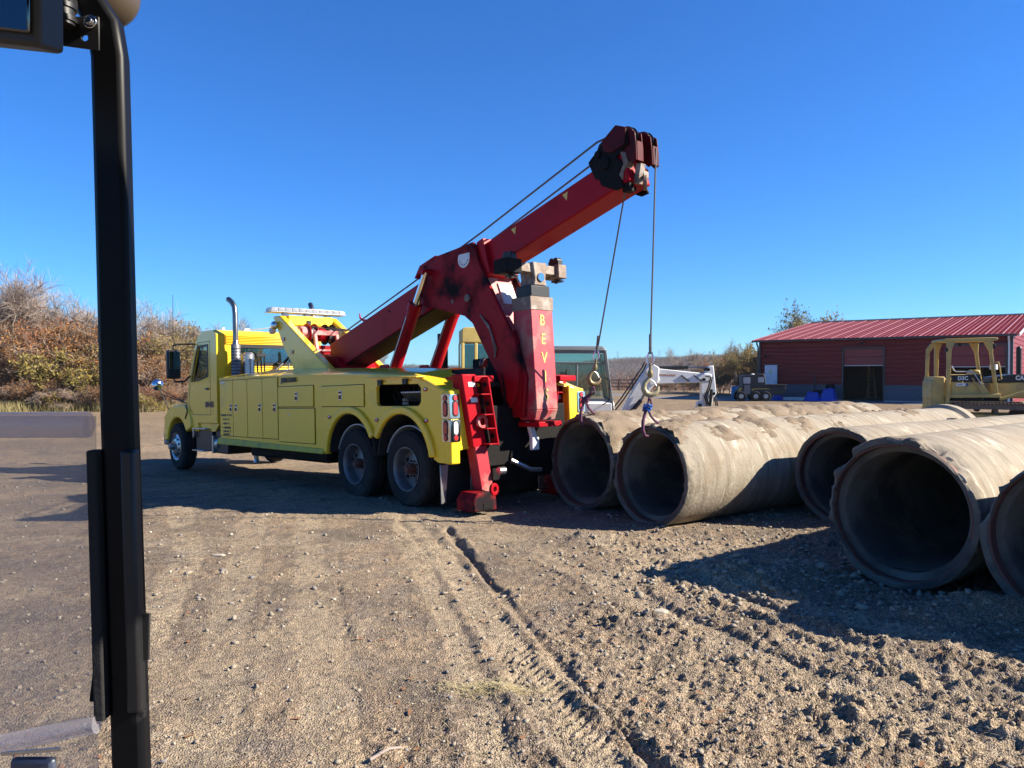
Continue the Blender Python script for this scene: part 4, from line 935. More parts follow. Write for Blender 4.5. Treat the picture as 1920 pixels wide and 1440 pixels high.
def pipe(i, x, y, z, yaw, r, L):
    g = {0: 'concrete pipes laid out in a row', 1: 'concrete pipes laid out in a row'}.get(i, 'concrete pipes laid out in a row')
    root = thing('concrete_pipe', PL[i], 'pipe', (x, y, z-r), 0, g)
    ax = Vector((math.sin(R(yaw)), math.cos(R(yaw)), 0)); up = Vector((0, 0, 1)); sd_ = ax.cross(up)
    n = 128
    rag = fbm(np.cos(np.linspace(0, 2*np.pi, n, endpoint=False))*2.2+i*7, np.sin(np.linspace(0, 2*np.pi, n, endpoint=False))*2.2, 1.0, 5, 200+i, .6)
    jag = fbm(np.arange(n)*1.0, np.zeros(n)+i*3, .23, 4, 230+i, .65)*.8
    topf = np.array([.12+.88*smooth(np.array(math.sin(2*math.pi*(k/n)-.5)+.55)) for k in range(n)])
    chipk = np.maximum(0, rag+.16)*topf*1.35
    hs_ = [0.0, .010, .03, .055, .085, .12, .17, .24, .34, .5]+[.5+(L-.5)*k/14 for k in range(1, 15)]
    vs = []; fs = []
    for j, h in enumerate(hs_):
        for k in range(n):
            a = 2*math.pi*k/n
            w = max(0, 1-h/.26)**1.5; sp = float(jag[(k+j*5) % n])
            rr = r-chipk[k]*w*.085+sp*.026*w*topf[k]-(.006 if h == 0 else 0)+.003*math.sin(3*a+i)*min(1, h)
            hh = h+(chipk[k]*.10+max(0, jag[k])*.02*topf[k])*max(0, 1-h/.4)
            vs.append(ax*hh+up*(math.sin(a)*rr+r)+sd_*(math.cos(a)*rr))
    m = len(hs_)
    for j in range(m-1):
        for k in range(n): k2 = (k+1) % n; fs.append((j*n+k, j*n+k2, (j+1)*n+k2, (j+1)*n+k))
    b = MB(); b.add(vs, fs); pw_ = b.build('pipe_wall', pipemat, root, ang=22, weld=False)
    al = np.array([(Vector(v)).dot(ax)+i*9.0 for v in vs], dtype=np.float32); an = np.array([math.atan2((v-up*r).dot(up), (v-up*r).dot(sd_)) for v in vs], dtype=np.float32)
    rm_ = np.exp(-np.maximum(al-i*9.0, 0)/.16).astype(np.float32)
    for nm_, ar in (('along', al), ('turn', an), ('rim', rm_)): at_ = pw_.data.attributes.new(nm_, 'FLOAT', 'POINT'); at_.data.foreach_set('value', ar)
    if i < 2:   # soil still lying on the pipe
        vs2 = []; fs2 = []; nx, ny = 150, 40
        for a_ in range(nx):
            for c in range(ny):
                h = .05+a_*(L-.3)/nx; t = -.95+1.9*c/(ny-1)+.35*(i == 0)
                q = float(fbm(np.array([h*2.2+i*5]), np.array([t*1.6]), 1.0, 5, 500, .6)[0]); e = 1-abs(t-.35*(i == 0))/.95
                q2 = float(fbm(np.array([h*9]), np.array([t*7]), 1.0, 3, 520, .7)[0]); rr = r-.012+max(-.012, min(.055, (q+.35*q2+.02-.10*(i == 1)-.25*smooth(np.array(h/3.5))*(i == 1)+.18*(i == 0)*math.exp(-h))*.16*min(1, e*3)*(1 if e > .1 else 0)))
                vs2.append(ax*h+up*(math.cos(t)*rr+r)+sd_*(math.sin(t)*rr))
        for a_ in range(nx-1):
            for c in range(ny-1): fs2.append((a_*ny+c, a_*ny+c+1, (a_+1)*ny+c+1, (a_+1)*ny+c))
        b = MB(); b.add(vs2, fs2); b.build('soil_crust', mat('clinging_soil', (.21, .155, .10), .95, 0, (.12, .088, .06), 5, .8, bump=.8, bscale=30), root, ang=60, weld=False)
    # rim face, socket step, bore
    sr, br = r*.905, r*.79
    prof = [(0, None), (.004, sr+.012), (.02, sr), (.115, sr-.008), (.120, sr-.02), (.128, br+.012), (.15, br), (L*.3, br), (L*.7, br), (L-.01, br), (L, r*.99)]
    vs = []; fs = []
    for j, (h, rr0) in enumerate(prof):
        for k in range(n):
            a = 2*math.pi*k/n
            if rr0 is None: rr = r-chipk[k]*.085+jag[k]*.026*topf[k]-.006; hh = chipk[k]*.10+max(0, jag[k])*.02*topf[k]
            else:
                rr = rr0+(jag[k]*.005 if j < 3 else 0); hh = h+(chipk[k]*.05 if j < 2 else 0)
            vs.append(ax*hh+up*(math.sin(a)*rr+r)+sd_*(math.cos(a)*rr))
    for j in range(len(prof)-1):
        for k in range(n): k2 = (k+1) % n; fs.append((j*n+k, (j+1)*n+k, (j+1)*n+k2, j*n+k2))
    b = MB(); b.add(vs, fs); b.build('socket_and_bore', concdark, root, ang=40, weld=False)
    # steel joint ring lining the socket, torn away in places
    vs = []; fs = []; ks = []
    for k in range(n+1):
        a = 2*math.pi*k/n; vs += [ax*h+up*(math.sin(a)*q+r)+sd_*(math.cos(a)*q) for h, q in ((.018+.012*jag[k % n]+(.03 if rag[k % n] > .1 else 0), sr+.004), (.018+.012*jag[k % n]+(.03 if rag[k % n] > .1 else 0), sr-.012), (.11, sr-.012), (.11, sr+.002))]
    for k in range(n):
        for c in range(4): c2 = (c+1) % 4; fs.append((k*4+c, k*4+c2, (k+1)*4+c2, (k+1)*4+c))
    b = MB(); b.add(vs, fs); b.build('joint_ring', ironring, root, ang=50, weld=True)
    # mineral streaks stay on the concrete as thin crusts
    if i in (1, 2, 4):   # flared far end
        b = MB(); b.lathe([(L-.22, r-.005), (L-.16, r+.055), (L+.02, r+.06), (L+.02, r-.06), (L-.22, r-.06)], up*r, ax, 64, closed=True); b.build('flared_end', concrete, root)
    # loose silt lying inside the bore
    if i in (1, 3):
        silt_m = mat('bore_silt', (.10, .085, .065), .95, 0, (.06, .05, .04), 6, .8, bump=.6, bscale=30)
        vs = []; fs = []; nx, ny = 30, 12
        for a_ in range(nx):
            for c in range(ny):
                t = -.42+.84*c/(ny-1); h = .14+a_*.12
                q = br+.006-.026*math.cos(t*3.4)*(.5+1.2*float(fbm(np.array([a_*.4]), np.array([c*.5]), 1, 3, 9)[0]+.3))
                vs.append(ax*h+up*(-math.cos(t)*q+r)+sd_*(math.sin(t)*q))
        for a_ in range(nx-1):
            for c in range(ny-1): fs.append((a_*ny+c, a_*ny+c+1, (a_+1)*ny+c+1, (a_+1)*ny+c))
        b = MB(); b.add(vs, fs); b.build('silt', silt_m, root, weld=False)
    if i == 2:
        c = ax*2.9+up*(2*r+.002)-sd_*.05; b = MB(); b.lathe([(-.01, .075), (.012, .07), (.012, .062), (.0, .06), (.0, .001)], c, (0, 0, 1), 24); b.build('lifting_plug', worn, root)
    return root
for i, P in enumerate(PIPES): pipe(i, *P)
# ------------------------------------------------------------------ hoisting ropes, hooks and slings (ropes belong to the truck, hooks and slings are things)
inv = TMW.inverted()
def hoist(top, bot, swing):
    t = Vector(top); e = inv @ Vector(bot)
    b = MB(); pts = [t.lerp(e, k/8.) for k in range(9)]
    b.tube(pts, .0105, 8); b.build('hoist_rope', wire, truck)
b_ = Vector
W1 = (1.13, 10.10, 2.17); W2 = (1.645, 9.15, 2.06)
hoist((-3.20, .14, 4.34), W1, 0); hoist((-3.30, -.16, 4.34), W2, 0)
def hook(px, py, ztop, label, tilt, m1, m2, sc=1.0, rot=0):
    r = thing('crane_hook', label, 'hook', (px, py, ztop), rot, 'hooks on the two winch ropes')
    b = MB(); b.cyl((0, 0, .03*sc), (0, 0, .12*sc), .014, .02, 10); b.tube([(0, 0, .12*sc), (0, 0, .30*sc)], .0175, 8); s_ = b.build('rope_socket', wire, r)
    b = MB(); P = []
    for k in range(17):
        a = R(-200+ 220*k/16); P.append((.045*sc*math.cos(a), 0, -.045*sc+.06*sc*math.sin(a)-0))
    P = [(-.02*sc, 0, .05*sc), (-.045*sc, 0, -.02*sc), (-.05*sc, 0, -.07*sc), (-.03*sc, 0, -.11*sc), (.03*sc, 0, -.11*sc), (.05*sc, 0, -.07*sc), (.045*sc, 0, -.02*sc), (.02*sc, 0, .05*sc)]
    b.tube(P, .011*sc, 8); b.cyl((-.03*sc, 0, .05*sc), (.03*sc, 0, .05*sc), .014*sc, n=10); b.build('thimble', chrome, r)
    b = MB(); b.tube([(0, 0, -.09*sc), (0, .0, -.20*sc)], .02*sc, 10); b.lathe([(-.28*sc, .03*sc), (-.24*sc, .042*sc), (-.19*sc, .03*sc), (-.185*sc, .001)], (0, 0, 0), (0, 0, 1), 16); b.build('swivel', brass, r)
    b = MB(); cx, cz = .0, -.40*sc; hp_ = []; rr = []
    pts = [(0, -.26), (-.03, -.31), (-.075, -.36), (-.09, -.43), (-.06, -.495), (0, -.52), (.062, -.50), (.098, -.46), (.112, -.40)]
    rad = [.022, .028, .034, .04, .044, .044, .038, .03, .014]
    b.tube([(x*sc, 0, z*sc) for x, z in pts], [q*sc for q in rad], 12); b.build('hook_body', m2, r)
    b = MB(); b.tube([(-.01*sc, 0, -.30*sc), (.05*sc, 0, -.34*sc), (.085*sc, 0, -.40*sc)], .008*sc, 6); b.build('safety_latch', alu, r)
    return r
h1 = hook(W1[0]-.02, W1[1], W1[2]-.10, 'worn hook on the leaning left rope with a plain purple sling', 0, brass, brass, .78, R(20))
h1.rotation_euler = (0, R(6), R(10))
h2 = hook(W2[0], W2[1], W2[2]-.05, 'pale gold hook on the upright right rope above the blue knot', 0, brass, beigeiron, .88, R(0))
def sling(px, py, ztop, zrim, rimx, rimy, ax, label, m, knot, km):
    r = thing('lifting_sling', label, 'sling', (px, py, ztop), 0, 'choker slings round the pipe rims')
    o = Vector((px, py, ztop))
    def L(x, y, z): return Vector((x, y, z))-o
    zk = zrim+.22
    b = MB()
    for dx in (-.016, .016): b.tube([L(px+dx*.4, py, ztop+.02), L(px+dx*1.4, py, ztop-.06), L(rimx+dx, rimy-.02, zk)], .012, 8)
    b.tube([L(px-.006, py-.02, ztop+.0), L(px, py, ztop+.03), L(px+.006, py+.02, ztop)], .013, 8)
    b.build('sling_leg', m, r)
    b = MB()
    for k in range(5):
        a = k*1.25; c = L(rimx, rimy-.02, zk-.02); pts = []
        for q in range(9):
            t = q/8*2*math.pi; v = Vector((.045*math.cos(t), .04*math.sin(t), .022*math.sin(2*t)+.03*math.sin(k*2.1))); v.rotate(Euler((a, a*.7, k)))
            pts.append(c+v)
        b.tube(pts, .010, 6)
    b.build('sling_knot', km, r)
    # the loop passes over the rim and into the bore, and back along the outside
    b = MB()
    P = [L(rimx-.01, rimy-.02, zk-.02), L(rimx-.035, rimy-.045, zrim+.11), L(rimx-.055, rimy-.06, zrim+.04), L(rimx-.06, rimy-.07, zrim-.06), L(rimx-.03, rimy-.06, zrim-.13), L(rimx+.03, rimy-.0, zrim-.14)]
    b.tube(P, [.014, .018, .020, .020, .016, .010], 10)
    b.build('inner_loop', m, r)
    b = MB(); P = [L(rimx+.01, rimy-.01, zk-.03), L(rimx+.05, rimy+.02, zrim+.10), L(rimx+.11, rimy+.07, zrim+.035), L(rimx+.16, rimy+.11, zrim+.012)]
    b.tube(P, [.013, .015, .015, .013], 10); b.build('outer_loop', m, r)
    return r
ax1 = None
sling(1.065, 10.09, 1.62, 1.255, .965, 10.20, None, 'purple sling with a purple knot choked round the left pipe rim', purple, 1, purple)
sling(1.635, 9.13, 1.50, 1.205, 1.60, 9.12, None, 'purple sling with a bright blue knot choked round the second pipe rim', purple, 1, bluesl)

# ------------------------------------------------------------------ white mini excavator behind the pipes
ex = thing('mini_excavator', 'white mini excavator with grey cab and folded white arm behind the pipes', 'excavator', (2.1, 18.0, H(2.1, 18)-.05), 0)
def E(px, py): return ((px-1128)/80., (700-py)/80.+1.90)
# cab frame (local x to the right, y away)
cabm = mat('excavator_grey', (.10, .11, .115), .5, 0, (.13, .14, .14), 3)
b = MB()
x0, x1, y0, y1 = -1.20, .14, -.45, .75
for x, y, xt, yt in ((x0, y0, x0, y0), (x1+.10, y0, x1-.12, y0), (x1+.10, y1, x1-.12, y1), (x0, y1, x0, y1)): b.bar((x, y, .75), (xt, yt, 2.42), .07, .07)
for z in (2.40, 1.0): b.bar((x0, y0-.02, z), (x0, y1+.02, z), .06, .06); b.bar((x0-.02, y0, z), (x1+.1-.2*(z > 2), y0, z), .06, .06)
for z in (1.33, 2.15): b.bar((x0, y0, z), (x1+.06-.13*(z > 2), y0, z), .05, .05); b.bar((x1+.06-.12*(z > 2), y0, z), (x1+.06-.12*(z > 2), y1, z), .05, .05)
b.bar((-.62, y0, 1.33), (-.62, y0, 2.15), .045, .045)
b.build('cab_frame', cabm, ex, .01)
b = MB(); b.hexa([(x0-.06, y0-.06, 2.42), (x1-.06, y0-.06, 2.42), (x1-.06, y1+.05, 2.42), (x0-.06, y1+.05, 2.42), (x0, y0, 2.54), (x1-.16, y0, 2.54), (x1-.16, y1, 2.54), (x0, y1, 2.54)]); b.build('cab_roof', cabm, ex, .04)
b = MB(); b.box(x0, -.64, y0-.005, y0+.005, 1.36, 2.13); b.box(-.60, x1-.02, y0-.005, y0+.005, 1.36, 2.13); b.box(x0, x1-.12, y0-.005, y0+.005, 2.18, 2.40); b.box(x0, x1-.1, y1-.005, y1+.005, 1.36, 2.40)
b.hexa([(x1+.04, y0, 1.36), (x1+.05, y0, 1.36), (x1+.05, y1, 1.36), (x1+.04, y1, 1.36), (x1-.10, y0, 2.38), (x1-.09, y0, 2.38), (x1-.09, y1, 2.38), (x1-.10, y1, 2.38)])
b.build('cab_glass', cabglass, ex)
b = MB(); b.box(-.9, -.45, -.1, .35, 1.1, 1.3); b.box(-.95, -.82, -.1, .35, 1.3, 1.95); b.tube([(-.3, .1, 1.0), (-.25, .1, 1.6)], .03, 6); b.build('cab_seat', blackdull, ex, .03)
b = MB(); b.box(x0-.9, x1+.10, y0-.04, y1+.1, .70, 1.30); b.build('body_cover', white, ex, .08)
b = MB(); b.box(x0-.9, x1+.2, y0-.1, y1+.2, .50, .70); b.build('turntable_frame', grease, ex, .02)
b = MB(); b.prism([(x0-.9, .05), (x0-.6, .0), (x1+.4, .0), (x1+.7, .12), (x1+.75, .36), (x1+.5, .5), (x0-.7, .5), (x0-.95, .36)], y0-.2, y0+.2, 'xz'); b.build('track', rubber, ex, .03)
b = MB(); b.prism([(x0-.9, .05), (x0-.6, .0), (x1+.4, .0), (x1+.7, .12), (x1+.75, .36), (x1+.5, .5), (x0-.7, .5), (x0-.95, .36)], y1-.2, y1+.2, 'xz'); b.build('track', rubber, ex, .03)
b = MB(); b.tube([(-.03, y0-.05, 1.2), (.10, y0-.1, 1.3), (.12, y0-.1, 1.75), (.02, y0-.04, 1.82)], .015, 6); b.build('grab_rail', black, ex)
b = MB(); b.tube([(-.82, y0-.05, 1.45), (-.86, y0-.12, 1.5), (-.86, y0-.12, 2.0), (-.82, y0-.05, 2.02)], .014, 6); b.build('door_rail', black, ex)
def pr(name, pts, yc, w, m, par=ex, bev=.015): b = MB(); b.prism([E(*p) for p in pts], yc-w/2, yc+w/2, 'xz'); return b.build(name, m, par, bev)
pr('boom', [(1146, 792), (1172, 788), (1206, 738), (1226, 716), (1232, 712), (1226, 690), (1214, 686), (1204, 694)], -.25, .22, white)
pr('arm', [(1212, 688), (1230, 690), (1326, 700), (1328, 712), (1300, 716), (1226, 718), (1214, 712)], -.25, .2, white)
pr('boom_gusset', [(1204, 692), (1216, 680), (1230, 688), (1228, 716), (1214, 722)], -.25, .26, white)
pr('dipper', [(1308, 706), (1316, 698), (1322, 686), (1330, 684), (1332, 700), (1336, 736), (1330, 744), (1324, 780), (1308, 780), (1308, 730)], -.25, .18, white)
pr('coupler_link', [(1300, 752), (1310, 748), (1312, 782), (1296, 786)], -.25, .14, white)
def rod(name, p, q, y, r, m): b = MB(); a, c = E(*p), E(*q); b.cyl((a[0], y, a[1]), (c[0], y, c[1]), r, n=12); return b.build(name, m, ex)
rod('arm_cylinder', (1228, 689), (1284, 688), -.27, .045, black); rod('cylinder_rod', (1284, 688), (1320, 688), -.27, .025, dullchrome)
rod('boom_cylinder', (1160, 792), (1196, 748), -.42, .05, black); rod('cylinder_rod', (1196, 748), (1208, 726), -.42, .03, dullchrome)
rod('bucket_cylinder', (1326, 728), (1322, 772), -.38, .035, black)
for k, off in enumerate((0, .045)):
    b = MB(); P = [(1150, 780-off*20), (1172, 752), (1196, 716), (1210, 696), (1214, 686)]; b.tube([(E(*p)[0]-.10-off, -.40, E(*p)[1]+.06+off) for p in P], .018, 6); b.build('hydraulic_hose', black, ex)
for k in range(2):
    b = MB(); P = [(1314, 704), (1324, 706), (1320, 724), (1313, 742), (1320, 764), (1330, 768), (1334, 756), (1330, 742)]; b.tube([(E(*p)[0]+k*.04, -.38, E(*p)[1]) for p in P], .016, 6); b.build('loop_hose', black, ex)
b = MB()
for p in ((1320, 692), (1312, 710), (1330, 736), (1305, 757)): c = E(*p); b.cyl((c[0], -.40, c[1]), (c[0], -.08, c[1]), .035, n=12)
b.build('arm_pin', grease, ex)
b = MB(); 
for p in ((1277, 707), (1300, 707)): c = E(*p); b.bar((c[0]-.08, -.36, c[1]+.06), (c[0]+.1, -.36, c[1]-.08), .02, .02)
b.build('hose_clip', grease, ex)
scrawl('arm_lettering', 9, .06, mat('rust_lettering', (.45, .2, .1), .6), ex, basis((E(1246, 702)[0], -.352, E(1246, 702)[1]), (1, 0, -.03), (0.03, 0, 1)), 5)
b = MB(); b.hexa([(-.1, -.8, .35), (.5, -.9, .2), (.75, -.6, .2), (.3, .2, .5), (-.1, -.7, .75), (.55, -.8, .55), (.7, -.5, .6), (.3, .2, .95)]); b.build('blade_and_swing_post', grease, ex, .03)
b = MB()
for k in range(5): b.tube([(.0+k*.07, -.55, .9), (.15+k*.08, -.62, 1.0-.05*k), (.30+k*.07, -.5, .72), (.1+k*.1, -.4, .6)], .018, 6)
b.build('swing_hose', grease, ex)

# ------------------------------------------------------------------ yellow wheel loader behind the boom
ld = thing('wheel_loader', 'yellow wheel loader with glazed cab seen through the red boom frame', 'loader', (-1.6, 24.5, H(-1.6, 24.5)), R(8))
def Lp(px, py): return ((px-866)/58.9, (700-py)/58.9+1.86)
c0, c1 = .0, 1.45
b = MB()
b.prism([(c0, 2.95), (c0, 3.38), (c0+.1, 3.44), (c1, 3.44), (c1+.1, 3.36), (c1+.1, 2.95)], -.06, 1.3, 'xz'); b.build('cab_roof', loaderyel, ld, .03)
b = MB()
for x, y in ((c0+.03, 0), (c0+.45, 0), (c1, 0), (c0+.03, 1.2), (c1, 1.2)): b.box(x-.05, x+.05, y-.05, y+.05, 1.85, 2.96)
b.prism([(c1-.05, 2.9), (c1+.05, 2.9), (c1+.45, 1.85), (c1+.3, 1.85)], -.05, .03, 'xz')
b.build('cab_pillar', loaderyel, ld, .02)
b = MB(); b.box(c0+.08, c0+.40, -.005, .005, 1.9, 2.92); b.box(c0+.50, c1-.05, -.005, .005, 1.9, 2.92); b.box(c0+.0, c0+.01, .05, 1.15, 1.9, 2.92); b.box(c0+.1, c1, 1.2, 1.205, 1.9, 2.92); b.build('cab_window', greenglass, ld)
b = MB(); b.box(.5, .9, .4, .9, 1.85, 2.0); b.box(.45, .6, .4, .9, 2.0, 2.6); b.build('cab_seat', blackdull, ld, .03)
b = MB(); b.box(-.65, 1.95, -.35, 1.5, 1.66, 1.84); b.build('deck', loaderyel, ld, .02)
b = MB(); b.box(-2.6, 2.6, .0, 1.3, .7, 1.68); b.build('engine_body', loaderyel, ld, .05)
b = MB(); b.cyl((-.58, .5, 1.8), (-.58, .5, 3.25), .17, n=16); b.cyl((-.52, .5, 3.25), (-.52, .5, 3.45), .05, n=10); b.build('exhaust_muffler', grease, ld)
b = MB(); b.cyl((-.1, -.1, 1.84), (-.1, -.1, 2.0), .12, n=16); b.cyl((-.1, -.1, 2.0), (-.1, -.1, 2.14), .22, .2, 20); b.build('air_intake', black, ld)
b = MB(); b.tube([(-.8, -.3, 1.95), (.2, -.33, 1.97), (.9, -.33, 1.97), (1.5, -.33, 1.95), (1.7, -.33, 1.87)], .022, 6); b.tube([(.25, -.3, 1.86), (.2, -.32, 2.02), (.4, -.32, 2.1), (1.0, -.32, 2.08), (1.05, -.3, 1.86)], .02, 6); b.build('hand_rail', loaderyel, ld)
for x in (-1.5, 1.7):
    for y in (-.2, 1.5): make_w = MB(); make_w.lathe([(-.25, .3), (-.28, .6), (-.2, .74), (.2, .74), (.28, .6), (.25, .3)], (x, y, .74), (0, 1, 0), 32); wq = make_w.build('tyre', rubber, ld); make_w = MB(); make_w.lathe([(-.26, .001), (-.2, .2), (-.24, .33), (.24, .33), (.2, .2), (.26, .001)], (x, y, .74), (0, 1, 0), 24); make_w.build('rim', loaderyel, wq)

# ------------------------------------------------------------------ yellow bulldozer at the right edge
dz = thing('bulldozer', 'yellow tracked bulldozer with open canopy frame parked in front of the red barn', 'bulldozer', (14.06, 26.0, H(14, 26)-.02), R(-13))
dz.scale = (.92, 1, 1.02)
def D(px, py): return ((px-1752)/57.5, (700-py)/59.+1.84)
NY, FY = -.68, .62      # near and far side of the canopy (local y is away from the camera)
def dprism(name, pts, y0, y1, m, bev=.012, par=dz): b = MB(); b.prism(pts, y0, y1, 'xz'); return b.build(name, m, par, bev)
dprism('canopy_roof', [(.30, 2.86), (.34, 2.92), (1.92, 2.95), (2.02, 2.93), (2.02, 2.87), (1.95, 2.84), (.34, 2.82)], NY-.06, FY+.06, dozeryel)
for y in (NY, FY):
    dprism('canopy_post', [(.36, .62), (.50, .62), (.50, 1.3), (.55, 2.55), (.66, 2.82), (.40, 2.82), (.40, 1.3)], y-.06, y+.06, dozeryel)
    dprism('canopy_post', [(1.96, 1.10), (2.06, 1.10), (1.86, 2.45), (1.88, 2.82), (1.58, 2.82), (1.76, 2.50)], y-.06, y+.06, dozeryel)
dprism('rear_canopy_brace', [(.36, 2.80), (.18, 2.80), (.02, 2.62), (-.02, 1.2), (.08, 1.2), (.13, 2.5), (.24, 2.66), (.36, 2.68)], FY-.4, FY-.28, dozeryel)
dprism('fuel_tank', [(-.05, .95), (-.05, 1.55), (.05, 1.62), (1.0, 1.66), (1.0, 1.05)], NY+.12, FY-.12, dozeryel, .05)
dprism('rear_frame', [(-.05, .55), (.02, 1.7), (.38, 1.7), (.40, .3), (.10, .3)], NY+.10, FY-.1, dozeryel, .03)
dprism('side_cover', [(.56, 1.06), (.56, 1.52), (1.55, 1.52), (1.85, 1.1)], NY+.02, NY+.06, dozeryel, .01)
bs = dprism('model_stripe', [(.56, 1.53), (.56, 1.74), (1.50, 1.78), (1.52, 1.55)], NY+.005, NY+.045, black, .004)
text('D3C', 'model_lettering', .17, whitedecal, dz, basis((.93, NY+.001, 1.645), (1, 0, .01), (-.01, 0, 1)), .002, .006)
b = MB(); b.box(.72, 1.02, NY+.012, NY+.02, 1.40, 1.49); b.build('dealer_sticker', whitedecal, dz)
scrawl('sticker_lettering', 5, .045, ink, dz, basis((.85, NY+.011, 1.445), (1, 0, 0), (0, 0, 1)), 6)
b = MB(); b.cyl((1.07, NY+.012, 1.445), (1.07, NY+.02, 1.445), .045, n=16); b.build('round_sticker', mat('blue_decal', (.03, .06, .2), .5), dz)
dprism('hood', [(1.9, 1.02), (1.9, 1.50), (4.0, 1.56), (4.0, 1.0)], NY+.22, FY-.22, dozeryel, .04)
dprism('hood_stripe', [(1.95, 1.51), (1.95, 1.68), (2.6, 1.78), (3.95, 1.78), (4.0, 1.57)], NY+.19, FY-.19, black, .02)
text('CAT', 'brand_lettering', .19, whitedecal, dz, basis((2.86, NY+.186, 1.66), (1, 0, .02), (-.02, 0, 1)), .002, .008)
b = MB(); b.cyl((2.95, -.05, 1.75), (2.95, -.05, 2.60), .085, n=16); b.ball((2.95, -.05, 2.6), .086, 14); b.build('exhaust_muffler', black, dz)
b = MB(); b.cyl((2.2, .1, 1.78), (2.2, .1, 1.93), .05, n=10); b.cyl((2.2, .1, 1.93), (2.2, .1, 2.10), .13, .12, 18); b.build('air_precleaner', white, dz)
dprism('platform', [(.5, 1.02), (.5, 1.12), (2.10, 1.16), (2.10, 1.04)], NY-.08, NY+.5, dozeryel, .01)
dprism('seat', [(1.34, 1.62), (1.34, 1.80), (1.42, 1.92), (1.62, 1.92), (1.70, 1.60), (1.5, 1.55)], -.3, .25, dozeryel, .05)
dprism('pedal_box', [(1.42, 1.12), (1.42, 1.55), (1.72, 1.55), (1.72, 1.12)], -.3, .2, mat('rust_brown', (.10, .03, .02), .8), .02)
b = MB(); b.tube([(.56, NY-.02, 2.05), (.64, NY-.02, 1.90), (.70, NY-.02, 1.86), (1.20, NY-.02, 1.86), (1.28, NY-.02, 1.80), (1.52, NY-.02, 1.44)], .02, 8); b.build('arm_rail', alu, dz)
b = MB(); b.tube([(1.22, NY-.02, 1.66), (1.50, NY-.02, 1.22), (1.55, NY-.02, 1.16)], .02, 8); b.build('arm_rail', dozeryel, dz)
b = MB(); b.tube([(.66, -.2, 1.86), (.66, -.2, 1.78), (.72, -.2, 1.76), (1.5, -.2, 1.76)], .018, 6); b.build('seat_rail', dozeryel, dz)
b = MB(); b.tube([(1.95, NY-.04, 2.15), (2.03, NY-.06, 2.17), (2.07, NY-.06, 2.05), (2.14, NY-.06, 1.62), (2.05, NY-.04, 1.6)], .02, 8); b.build('grab_handle', dozeryel, dz)
b = MB(); b.box(1.10, 1.2, FY-.3, FY-.2, 2.70, 2.82); b.box(1.86, 1.93, NY-.1, NY, 2.60, 2.75); b.box(.33, .42, NY-.1, NY, 2.50, 2.62); b.build('work_lamp', black, dz, .01)
for y in (NY-.16, FY+.16):
    tk = MB(); outer = [(.05, .62), (.12, .30), (.55, .02), (3.2, .0), (3.62, .18), (3.72, .48), (3.50, .76), (2.4, .80), (.6, .82)]
    inner = [(.25, .56), (.32, .40), (.6, .16), (3.15, .14), (3.45, .26), (3.52, .46), (3.38, .62), (2.4, .66), (.6, .68)]
    tk.prism(outer+[outer[0]]+[inner[0]]+inner[::-1], y-.18, y+.18, 'xz') if False else tk.prism(outer, y-.18, y+.18, 'xz', [inner])
    tr_ = tk.build('track_belt', trackmud, dz)
    sh = MB()
    for i in range(24):
        x = .6+i*.118; sh.box(x, x+.03, y-.2, y+.2, .80, .86); 
        if x < 3.2: sh.box(x, x+.03, y-.2, y+.2, -.02, .02)
    sh.build('grouser', trackmud, tr_, .006)
    wl2 = MB(); wl2.cyl((.62, y-.1, .42), (.62, y+.1, .42), .34, n=28); wl2.cyl((3.25, y-.1, .38), (3.25, y+.1, .38), .29, n=28); wl2.build('sprocket', trackmud, dz, .02)
    rl = MB()
    for x in (1.15, 1.55, 1.95, 2.35, 2.75): rl.cyl((x, y-.12, .22), (x, y+.12, .22), .10, n=14)
    rl.cyl((1.9, y-.1, .6), (1.9, y+.1, .6), .08, n=14); rl.build('track_roller', trackmud, dz)
    fr = MB(); fr.box(.8, 3.1, y-.06, y+.06, .30, .50); fr.build('track_frame', dozeryel, dz, .01)
b = MB(); b.cyl((2.10, NY-.05, .98), (2.85, NY-.1, 1.22), .055, n=14); b.build('blade_cylinder', dozeryel, dz)
b = MB(); b.cyl((2.85, NY-.1, 1.22), (3.4, NY-.1, 1.38), .03, n=12); b.build('cylinder_rod', dullchrome, dz)
b = MB(); b.hexa([(3.7, -1.3, .0), (3.95, -1.3, .05), (3.95, 1.3, .05), (3.7, 1.3, .0), (3.75, -1.3, .85), (3.9, -1.3, .95), (3.9, 1.3, .95), (3.75, 1.3, .85)]); b.build('blade', dozeryel, dz, .02)
b = MB(); b.bar((1.6, NY-.4, .4), (3.8, NY-.4, .35), .12, .16); b.bar((1.6, FY+.4, .4), (3.8, FY+.4, .35), .12, .16); b.build('push_arm', dozeryel, dz, .02)

# ------------------------------------------------------------------ barn
BA = R(-37.8)
barn = thing('barn', 'long red metal barn with red ribbed roof and open roll-up doors', 'barn', (18.6, 57.7, -.12), BA)
LB, DB, EV, RG = 15.9, 28.0, 4.30, 6.42
def corrug(m, x0, x1, z0, z1, y, pitch, depth, skip=()):
    # horizontal ribs on a wall running along local x
    z = z0; P = []
    while z < z1-.01:
        P += [(0, z), (0, min(z1, z+pitch*.62)), (-depth, min(z1, z+pitch*.70)), (-depth, min(z1, z+pitch*.92))]; z += pitch
    P.append((0, z1)); vs = []; fs = []
    for dy, z in P: vs += [(x0, y+dy, z), (x1, y+dy, z)]
    for i in range(len(P)-1): fs.append((2*i, 2*i+1, 2*i+3, 2*i+2))
    o = len(vs); vs += [(x0, y+.08, z0), (x1, y+.08, z0), (x1, y+.08, z1), (x0, y+.08, z1)]; fs.append((o, o+1, o+2, o+3))
    m.add(vs, fs)
